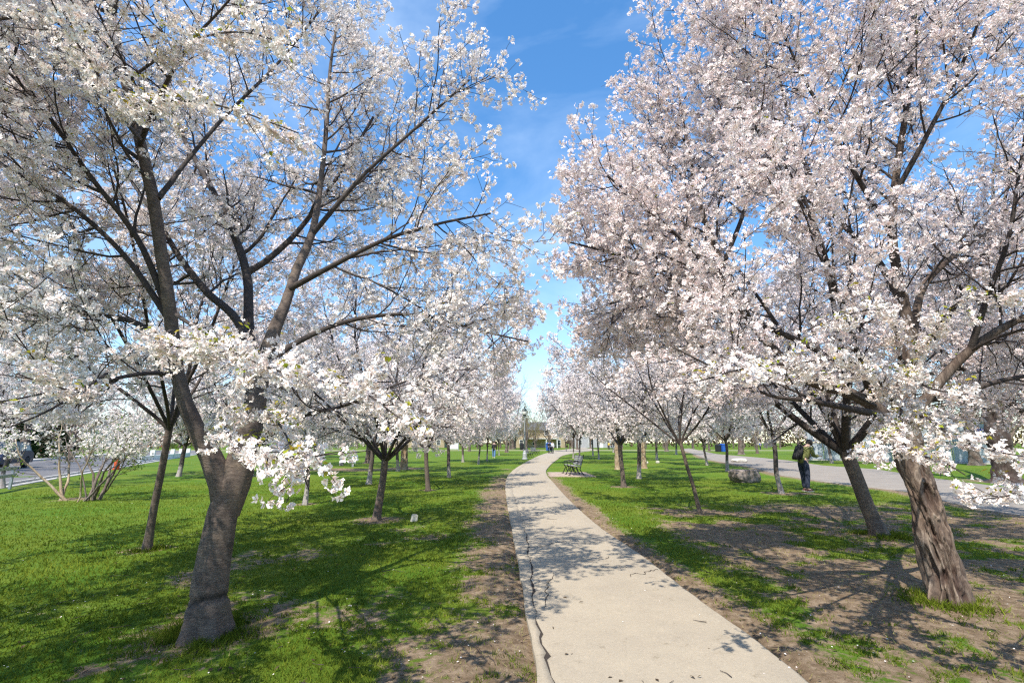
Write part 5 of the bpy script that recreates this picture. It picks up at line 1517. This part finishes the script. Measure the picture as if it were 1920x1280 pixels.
def hydrant():
    p = rside(-0.4, 17.2); q = G(218, 880)
    t = root('fire_hydrant', 'orange-red fire hydrant at the kerb behind the flowering shrub', 'hydrant', q)
    MB().lathe([(0.17, 0), (0.17, 0.05), (0.12, 0.07), (0.12, 0.62), (0.16, 0.65), (0.16, 0.69), (0.13, 0.74), (0.10, 0.84), (0.04, 0.89), (0.04, 0.94)], 14).build('body', M['hydrant'], t, smooth=False)
    for a in (0, math.pi / 2, math.pi):
        c, s_ = math.cos(a), math.sin(a)
        MB().tube([(0.1 * c, 0.1 * s_, 0.5), (0.19 * c, 0.19 * s_, 0.5)], [0.05, 0.055], 8).build('outlet', M['hydrant'], t)
    t.scale = (1.25, 1.25, 1.25)
hydrant()

# cars
def car(label, loc, rz, paint, suv=True):
    t = root('parked_car', label, 'car', loc, rz)
    prof_b = [(-2.2, 0.32), (-2.28, 0.55), (-2.25, 0.85), (-2.1, 1.0), (-1.2, 1.06), (1.2, 1.04), (2.0, 0.92), (2.22, 0.75), (2.26, 0.5), (2.15, 0.3)]
    # lower body with wheel arches
    def arch(cx, r, n=8): return [(cx + r * math.cos(a), 0.34 + r * math.sin(a)) for a in [math.pi * k / n for k in range(n + 1)]]
    bot = arch(1.38, 0.40) + arch(-1.38, 0.40)
    poly = [(-2.2, 0.32)] + prof_b[1:-1] + [(2.15, 0.32)] + [(x, max(z, 0.32)) for x, z in bot]
    b = MB().extrude(poly, -0.9, 0.9)
    o = b.build('body', M[paint], t)
    bpy.context.view_layer.update()
    cab = [(-2.12, 1.0), (-1.95, 1.35), (-1.65, 1.60), (-0.2, 1.66), (0.45, 1.55), (1.25, 1.04)]
    c = MB()
    n = len(cab)
    vs = [(x, -0.84 + (z - 1.0) * 0.22, z) for x, z in cab] + [(x, 0.84 - (z - 1.0) * 0.22, z) for x, z in cab]
    c.add(vs, [tuple(range(n)), tuple(range(2 * n - 1, n - 1, -1))] + [(i, i + n, (i + 1) % n + n, (i + 1) % n) for i in range(n)])
    c.build('roof', M[paint], t)
    def sidewin(xs, side):
        w = MB()
        for s in (side,):
            q = [(x, s * (0.845 - (z - 1.0) * 0.22), z) for x, z in xs]
            q2 = [(x, s * (0.83 - (z - 1.0) * 0.22), z) for x, z in xs]
            k = len(q)
            w.add(q + q2, [tuple(range(k)), tuple(range(2 * k - 1, k - 1, -1))] + [(i, (i + 1) % k, (i + 1) % k + k, i + k) for i in range(k)])
            MBw = w
        return w
    for sd in (-1, 1): sidewin([(-1.85, 1.1), (-1.7, 1.48), (-1.1, 1.55), (-1.1, 1.1)], sd).build('window', M['win_glass'], t)
    for sd in (-1, 1): sidewin([(-1.03, 1.1), (-1.03, 1.55), (-0.15, 1.58), (-0.15, 1.1)], sd).build('window', M['win_glass'], t)
    for sd in (-1, 1): sidewin([(-0.08, 1.1), (-0.08, 1.58), (0.4, 1.5), (1.0, 1.1)], sd).build('window', M['win_glass'], t)
    MB().add([(0.50, -0.66, 1.54), (0.50, 0.66, 1.54), (1.24, 0.76, 1.08), (1.24, -0.76, 1.08)], [(0, 1, 2, 3)]).build('windscreen', M['win_glass'], t)
    MB().add([(-1.99, -0.66, 1.36), (-1.99, 0.66, 1.36), (-2.14, 0.74, 1.06), (-2.14, -0.74, 1.06)], [(0, 1, 2, 3)]).build('rear_window', M['win_glass'], t)
    ty = MB().lathe([(0.22, -0.11), (0.32, -0.11), (0.345, -0.07), (0.345, 0.07), (0.32, 0.11), (0.22, 0.11)], 22).mesh('tyre', M['tyre'])
    ri = MB().lathe([(0.02, 0.09), (0.06, 0.105), (0.20, 0.085), (0.225, 0.11), (0.225, -0.1)], 10).mesh('rim', M['rim'])
    for x in (-1.38, 1.38):
        for s in (-1, 1):
            w = link('wheel', ty, t); w.location = (x, s * 0.80, 0.345); w.rotation_euler = (-s * math.pi / 2, 0, 0)
            link('rim', ri, w)
    for s in (-1, 1):
        MB().box((-2.22, s * 0.72, 0.88), (0.12, 0.24, 0.2)).build('tail_light', M['red_light'], t, bevel=0.02)
        MB().box((2.14, s * 0.68, 0.72), (0.18, 0.32, 0.13)).build('headlight', M['lamp_glass'], t, bevel=0.02)
        MB().box((0.95, s * 1.0, 1.08), (0.12, 0.2, 0.13)).build('mirror', M[paint], t, bevel=0.02)
    return t
q = rside(5.6, 6.0)
angr = math.atan2(dirv[1], dirv[0])
car('dark blue hatchback parked on the road at the far left', rpx(4, 6.2), angr + math.pi, 'car_paint')

# houses
def house(label, loc, rz, w, d, h, wall, roofh, rows=2, cols=4, brick=None, porch=False, chim=True, name='house'):
    t = root(name, label, 'house', loc, rz)
    MB().box((0, 0, h / 2 - 0.2), (w, d, h + 0.4)).build('wall', M[wall], t)
    r = MB(); e = 0.45
    pv = [(-w / 2 - e, -d / 2 - e, h), (w / 2 + e, -d / 2 - e, h), (w / 2 + e, d / 2 + e, h), (-w / 2 - e, d / 2 + e, h), (-w / 2 - e, 0, h + roofh), (w / 2 + e, 0, h + roofh)]
    r.add(pv, [(0, 1, 5, 4), (2, 3, 4, 5), (0, 4, 3), (1, 2, 5), (3, 2, 1, 0)])
    rf = r.build('roof', M['roof'], t)
    if chim: MB().box((w * 0.28, 0.6, h + roofh * 0.9), (0.8, 0.8, roofh * 0.9 + 1.2)).build('chimney', M['brick_red'], rf)
    g = MB().box((0, -0.03, 0), (0.95, 0.05, 1.35)).mesh('pane', M['win_glass'])
    fm = MB()
    for x in (-0.54, 0.54): fm.box((x, -0.04, 0), (0.11, 0.12, 1.55))
    for z in (-0.74, 0.0, 0.74): fm.box((0, -0.04, z), (0.97, 0.12 if z else 0.09, 0.1 if z else 0.05))
    fmm = fm.mesh('window', M['white_paint'])
    for ri in range(rows):
        for ci in range(cols):
            x = -w / 2 + (ci + 0.5) * w / cols; z = 1.6 + ri * 2.8
            if ri == 0 and ci == cols // 2:
                dr = MB().box((x, -d / 2 - 0.04, 1.05), (1.0, 0.1, 2.1)).build('door', M['white_paint'], t)
                MB().tube([(x + 0.35, -d / 2 - 0.12, 1.0), (x + 0.35, -d / 2 - 0.12, 1.15)], 0.03, 6).build('handle', M['iron'], dr)
                continue
            o = link('window', fmm, t); o.location = (x, -d / 2, z)
            link('pane', g, o)
    if porch:
        MB().box((0, -d / 2 - 1.2, 2.7), (w * 0.7, 2.4, 0.22)).build('porch_roof', M['white_paint'], t)
        pm = MB().lathe([(0.18, 0), (0.15, 0.1), (0.13, 2.5), (0.18, 2.58)], 10).mesh('column', M['white_paint'])
        for k in range(4):
            o = link('column', pm, t); o.location = (-w * 0.32 + k * w * 0.213, -d / 2 - 2.2, 0)
    return t
hp = rpx(70, 30)
house('red brick house with grey roof behind the road at the far left', hp, angr + math.pi, 13, 9, 5.6, 'mortar', 3.6)
house('pale grey house further along the road at the left', rpx(215, 28), angr + math.pi, 11, 8, 4.6, 'grey_render', 3.0)
house('red brick house beyond the road behind the hydrant', rpx(290, 27), angr + math.pi, 11, 8, 5.2, 'mortar', 3.0)
house('tan house with white porch columns at the end of the path', (8.2, 152, 0), 0.05, 15, 9, 5.2, 'brick_tan', 2.6, porch=True)
house('grey house with dark roof right of the tan house beyond the lawn', (26, 156, 0), -0.05, 13, 9, 5.6, 'grey_render', 2.8)
house('long low house behind the trees left of the path end', (-32, 158, 0), 0.0, 22, 9, 3.2, 'brick_tan', 2.4, rows=1, cols=6)
wb = root('notice_board', 'white rectangular board on two posts far across the left lawn', 'board', P(850, 829, 94) * np.array([1, 1, 0]), 0.1)
MB().box((0, 0, 0.95), (1.9, 0.06, 1.2)).build('panel', M['white_paint'], wb, bevel=0.01)
pm_ = MB().box((0, 0, 0.75), (0.1, 0.1, 1.6)).mesh('post', M['galv'])
for x in (-0.98, 0.98):
    o = link('post', pm_, wb); o.location = (x, 0.02, 0)
# white picket wall on the far left
wv = root('low_wall', 'low white wall along the far side of the left lawn', 'wall', (0, 0, 0))
a = G(262, 866); b = G(352, 856)
L_ = float(np.hypot(*(b - a)[:2]))
wv.location = [float(c) for c in a]; wv.rotation_euler = (0, 0, math.atan2(b[1] - a[1], b[0] - a[0]))
MB().box((L_ / 2, 0, 0.22), (L_, 0.25, 0.5)).build('wall_body', M['white_paint'], wv)
pkm = MB().box((0, 0, 0.45), (0.35, 0.35, 0.95)).mesh('pier', M['white_paint'], bevel=0.02)
for k in range(6):
    o = link('pier', pkm, wv); o.location = (L_ * k / 5, 0, 0)

# ------------------------------------------------------------------ people
def skin_mesh(name, verts, edges, radii, mat, parent, root_i=0, sub=1):
    me = bpy.data.meshes.new(name + '_base')
    me.from_pydata([tuple(v) for v in verts], edges, [])
    o = bpy.data.objects.new(name, me); COL.objects.link(o)
    md = o.modifiers.new('skin', 'SKIN'); md.use_smooth_shade = True
    for i, r in enumerate(radii):
        sv = me.skin_vertices[0].data[i] if me.skin_vertices else None
        if sv is None: break
        rr = r if hasattr(r, '__len__') else (r, r)
        sv.radius = rr; sv.use_root = (i == root_i)
    ss = o.modifiers.new('sub', 'SUBSURF'); ss.levels = sub; ss.render_levels = sub
    dg = bpy.context.evaluated_depsgraph_get()
    new = bpy.data.meshes.new_from_object(o.evaluated_get(dg))
    bpy.data.objects.remove(o)
    for p in new.polygons: p.use_smooth = True
    new.materials.clear(); new.materials.append(mat)
    return link(name, new, parent)
def ensure_skin():
    # skin_vertices layer appears when the modifier is added
    return
def person(label, loc, rz, J, top, legs, hair='hair', coat_long=0.0, scale=1.0, hold=True, shoes='black_cloth'):
    """J: joint positions (x forward, y left, z up)"""
    t = root('person', label, 'person', loc, rz); t.scale = (scale,) * 3
    V = []; E = []; R = []
    def add(p, r, par=None):
        V.append(p); R.append(r)
        if par is not None: E.append((par, len(V) - 1))
        return len(V) - 1
    pel = add(J['pelvis'], (0.12, 0.15)); 
    sp = add(J['spine'], (0.11, 0.14), pel); ch = add(J['chest'], (0.12, 0.16), sp)
    nk = add(J['neck'], 0.055, ch); hb = add(J['head'], (0.085, 0.078), nk)
    hd = np.array(J['head']); upv = hd - np.array(J['neck']); upv = upv / np.linalg.norm(upv)
    ht = add(tuple(hd + upv * 0.10), (0.075, 0.07), hb)
    for s, k in ((1, 'l'), (-1, 'r')):
        sh = add(J['sh_' + k], 0.062, ch); el = add(J['el_' + k], 0.045, sh); wr = add(J['wr_' + k], 0.03, el)
        w = np.array(J['wr_' + k]); dv = w - np.array(J['el_' + k]); dv = dv / np.linalg.norm(dv)
        pm = add(tuple(w + dv * 0.07), (0.036, 0.02), wr)
        side = np.cross(dv, [0, 0, 1.0]); side = side / max(1e-6, np.linalg.norm(side))
        for q, ln in ((-1.5, 0.055), (-0.5, 0.07), (0.5, 0.075), (1.5, 0.065)):
            f1 = add(tuple(w + dv * 0.11 + side * q * 0.018), 0.0085, pm)
            add(tuple(w + dv * (0.11 + ln * 0.9) + side * q * 0.019 + np.array([0, 0, -0.02])), 0.007, f1)
        th = add(tuple(w + dv * 0.06 + side * 0.045 + np.array([0.02, 0, 0])), 0.010, pm)
        add(tuple(w + dv * 0.09 + side * 0.06 + np.array([0.02, 0, -0.01])), 0.009, th)
        hp_ = add(J['hip_' + k], 0.095, pel); kn = add(J['kn_' + k], 0.066, hp_); an = add(J['an_' + k], 0.045, kn)
        a_ = np.array(J['an_' + k]); tw = np.array(J.get('toe_' + k, tuple(a_ + np.array([0.19, 0, -0.05]))))
        add(tuple(tw), (0.035, 0.04), an)
    body = skin_mesh('body', V, E, R, M['skin'], t)
    def part(nm, pts, edges, rad, mat): return skin_mesh(nm, pts, edges, rad, M[mat], t)
    # trousers and top follow the body
    a = [J['pelvis'], J['hip_l'], J['kn_l'], tuple(np.array(J['an_l']) + [0, 0, 0.0]), J['hip_r'], J['kn_r'], tuple(np.array(J['an_r']) + [0, 0, 0.0]), tuple(np.array(J['pelvis']) * 0.6 + np.array(J['spine']) * 0.4)]
    part('trousers', a, [(0, 1), (1, 2), (2, 3), (0, 4), (4, 5), (5, 6), (0, 7)], [(0.14, 0.165), 0.108, 0.082, 0.066, 0.108, 0.082, 0.066, (0.13, 0.155)], legs)
    low = tuple(np.array(J['pelvis']) + np.array([0, 0, -coat_long]))
    b = [J['chest'], J['spine'], J['pelvis'], low, tuple(np.array(J['chest']) * .45 + np.array(J['neck']) * .55), J['sh_l'], J['el_l'], J['wr_l'], J['sh_r'], J['el_r'], J['wr_r']]
    part('jacket', b, [(0, 1), (1, 2), (2, 3), (0, 4), (0, 5), (5, 6), (6, 7), (0, 8), (8, 9), (9, 10)], [(0.155, 0.20), (0.15, 0.185), (0.155, 0.185), (0.16, 0.19), 0.085, 0.088, 0.068, 0.05, 0.088, 0.068, 0.05], top)
    # hair
    hc = hd + upv * 0.045 + np.array([-0.02, 0, 0.02])
    bm = bmesh.new(); bmesh.ops.create_icosphere(bm, subdivisions=3, radius=0.108)
    for v in bm.verts:
        k = 1 + 0.10 * (fbm(v.co.x * 30 + 5, v.co.y * 30 + 5, v.co.z * 30 + 5, oct=2, seed=3) - 0.5)
        v.co = v.co * float(k)
        if v.co.x > 0.03 and v.co.z < 0.045: v.co.x = 0.03 + (v.co.x - 0.03) * 0.25
    me = bpy.data.meshes.new('hair'); bm.to_mesh(me); bm.free(); me.materials.append(M[hair])
    for p in me.polygons: p.use_smooth = True
    h = link('hair', me, t); h.location = [float(c) for c in hc]
    # face features
    fx = hd + upv * 0.03
    MB().tube([tuple(fx + np.array([0.075, 0, 0.015])), tuple(fx + np.array([0.108, 0, -0.018]))], [0.008, 0.014], 6).build('nose', M['skin'], t, smooth=True)
    for s in (-1, 1):
        MB().lathe([(0.002, -0.01), (0.011, 0), (0.002, 0.01)], 8, tuple(fx + np.array([0.077, s * 0.03, 0.02]))).build('eye', M['black_plastic'], t)
        MB().lathe([(0.005, -0.03), (0.018, 0), (0.005, 0.03)], 8, tuple(fx + np.array([0, s * 0.082, 0]))).build('ear', M['skin'], t, smooth=True)
    for k in 'lr':
        an = np.array(J['an_' + k])
        toe = np.array(J.get('toe_' + k, tuple(an + np.array([0.19, 0, -0.05]))))
        dz = an[2] - 0.085
        d = toe - an; d[2] = 0; d = d / np.linalg.norm(d); rot = Matrix.Rotation(math.atan2(d[1], d[0]), 3, 'Z')
        c = an + d * 0.075
        m = MB().box((c[0], c[1], dz + 0.055), (0.29, 0.105, 0.075), rot, 0.78)
        sh = m.build('shoe', M[shoes], t, bevel=0.025)
        MB().box((c[0], c[1], dz + 0.012), (0.30, 0.112, 0.022), rot).build('sole', M['shoe_sole'], sh, bevel=0.005)
    return t
def stand(stride=0.0, bend=0.0, arm=0.2, reach=0.0):
    return dict(pelvis=(0, 0, 0.93), spine=(0.02 + bend * .12, 0, 1.12), chest=(0.02 + bend * .30, 0, 1.33 - bend * .05), neck=(0.03 + bend * .42, 0, 1.49 - bend * .10), head=(0.06 + bend * .55, 0, 1.58 - bend * .14),
                sh_l=(0.02 + bend * .34, 0.18, 1.40 - bend * .08), sh_r=(0.02 + bend * .34, -0.18, 1.40 - bend * .08),
                el_l=(0.0 + arm * .3 + bend * .3, 0.24, 1.12), el_r=(-0.02 + arm * .3 + bend * .3, -0.24, 1.12),
                wr_l=(0.08 + arm + bend * .35, 0.20, 0.90 + reach), wr_r=(0.05 + arm + bend * .35, -0.20, 0.90 + reach),
                hip_l=(0, 0.10, 0.90), hip_r=(0, -0.10, 0.90), kn_l=(stride * .6 + 0.03, 0.11, 0.50), kn_r=(-stride * .35 + 0.03, -0.11, 0.50),
                an_l=(stride, 0.11, 0.085), an_r=(-stride, -0.11, 0.085))
J = stand(0.06, 0.55, 0.22, 0.22)
pm = G(1512, 921)
man = person('man in olive jacket and dark jeans with black backpack, head bent, on the right lawn', (pm[0], pm[1], 0.0), math.radians(18), J, 'olive', 'jeans', coat_long=0.05, scale=1.03, shoes='shoe')
rot = Matrix.Rotation(0.30, 4, 'Y')
bp = root('backpack', 'black backpack worn on the back of the man in the olive jacket', 'backpack', (pm[0], pm[1], 0), math.radians(18)); bp.scale = (1.03,) * 3
r3 = Matrix.Rotation(0.45, 3, 'Y')
MB().box((-0.15, 0, 1.24), (0.20, 0.32, 0.50), r3, 0.85).build('pack', M['black_cloth'], bp, bevel=0.06, smooth=True)
MB().box((-0.27, 0, 1.12), (0.09, 0.25, 0.24), r3, 0.85).build('pocket', M['black_cloth'], bp, bevel=0.03, smooth=True)
for s in (-1, 1):
    MB().tube([(-0.02, s * 0.12, 1.46), (0.16, s * 0.15, 1.56), (0.34, s * 0.15, 1.42), (0.27, s * 0.18, 1.2), (0.05, s * 0.19, 1.05)], 0.02, 6).build('strap', M['black_cloth'], bp)
ph = MB().box((pm[0] + 0.55 * 1.0, pm[1] + 0.12, 1.17), (0.10, 0.15, 0.012)).build('phone', M['black_plastic'], None, bevel=0.004)
tag(ph, 'dark phone held in front of the man in the olive jacket', 'phone')
pw = G(926, 858)
person('walker in black coat and blue jeans on the left lawn', (pw[0], pw[1], 0), math.radians(80), stand(0.12, 0.1), 'black_cloth', 'jeans_blue', coat_long=0.22, shoes='shoe_sole')
ps_ = G(1031, 850)
person('person in dark clothes pushing a pushchair along the path', (ps_[0] - 0.1, ps_[1] + 0.3, 0.02), math.radians(-80), stand(0.1, 0.15, 0.3, 0.12), 'black_cloth', 'black_cloth', coat_long=0.2)
person('person in pale top walking beside the pushchair on the path', (ps_[0] + 0.42, ps_[1] + 0.5, 0.02), math.radians(-95), stand(0.1, 0.0), 'pale_cloth', 'jeans', coat_long=0.05)
def pushchair(loc, rz):
    t = root('pushchair', 'dark pushchair with hood on the path in front of the dark-clothed person', 'pushchair', loc, rz)
    t_w = MB().lathe([(0.06, -0.02), (0.11, -0.02), (0.12, 0), (0.11, 0.02), (0.06, 0.02)], 14).mesh('wheel', M['tyre'])
    for x, y in ((0.3, 0.22), (0.3, -0.22), (-0.28, 0.24), (-0.28, -0.24)):
        o = link('wheel', t_w, t); o.location = (x, y, 0.12); o.rotation_euler = (math.pi / 2, 0, 0)
    f = MB()
    for s in (-1, 1):
        f.tube([(0.3, s * 0.22, 0.12), (-0.1, s * 0.22, 0.55), (-0.5, s * 0.2, 1.02)], 0.014, 6)
        f.tube([(-0.28, s * 0.22, 0.12), (0.0, s * 0.22, 0.5)], 0.014, 6)
    f.tube([(-0.5, -0.2, 1.02), (-0.5, 0.2, 1.02)], 0.018, 6)
    f.build('frame', M['galv'], t)
    MB().box((0.02, 0, 0.5), (0.42, 0.38, 0.07)).box((-0.2, 0, 0.72), (0.07, 0.38, 0.46), Matrix.Rotation(-0.3, 3, 'Y')).build('seat', M['black_cloth'], t, bevel=0.02)
    h = MB(); prof = [(0.30 * math.cos(a) - 0.05, 0.30 * math.sin(a) + 0.72) for a in [0.3 + k * 2.4 / 8 for k in range(9)]]
    h.extrude(prof + [(-0.2, 0.72)], -0.21, 0.21); h.build('hood', M['black_cloth'], t)
pushchair((ps_[0] + 0.15, ps_[1] - 0.45, 0.018), math.radians(-80))
for px, py, top, leg, lab, rz in [(1142, 843, 'yellow_cloth', 'black_cloth', 'distant person in yellow top beyond the far row of young trees', 1.0), (1147, 842, 'black_cloth', 'jeans', 'distant person in black beside the one in yellow', 2.0), (1426, 843, 'blue_plastic', 'jeans', 'distant person in blue on the far lawn right of the bins', 0.5)]:
    p = G(px, py); person(lab, (p[0], p[1], 0), rz, stand(0.1, 0.1), top, leg)

import sys
tri = 0
seen = set()
for o in bpy.data.objects:
    if o.type == 'MESH' and o.data.name not in seen:
        seen.add(o.data.name); tri += len(o.data.loops) - 2 * len(o.data.polygons)
print('TRIS', tri, 'OBJECTS', len(bpy.data.objects), stats)
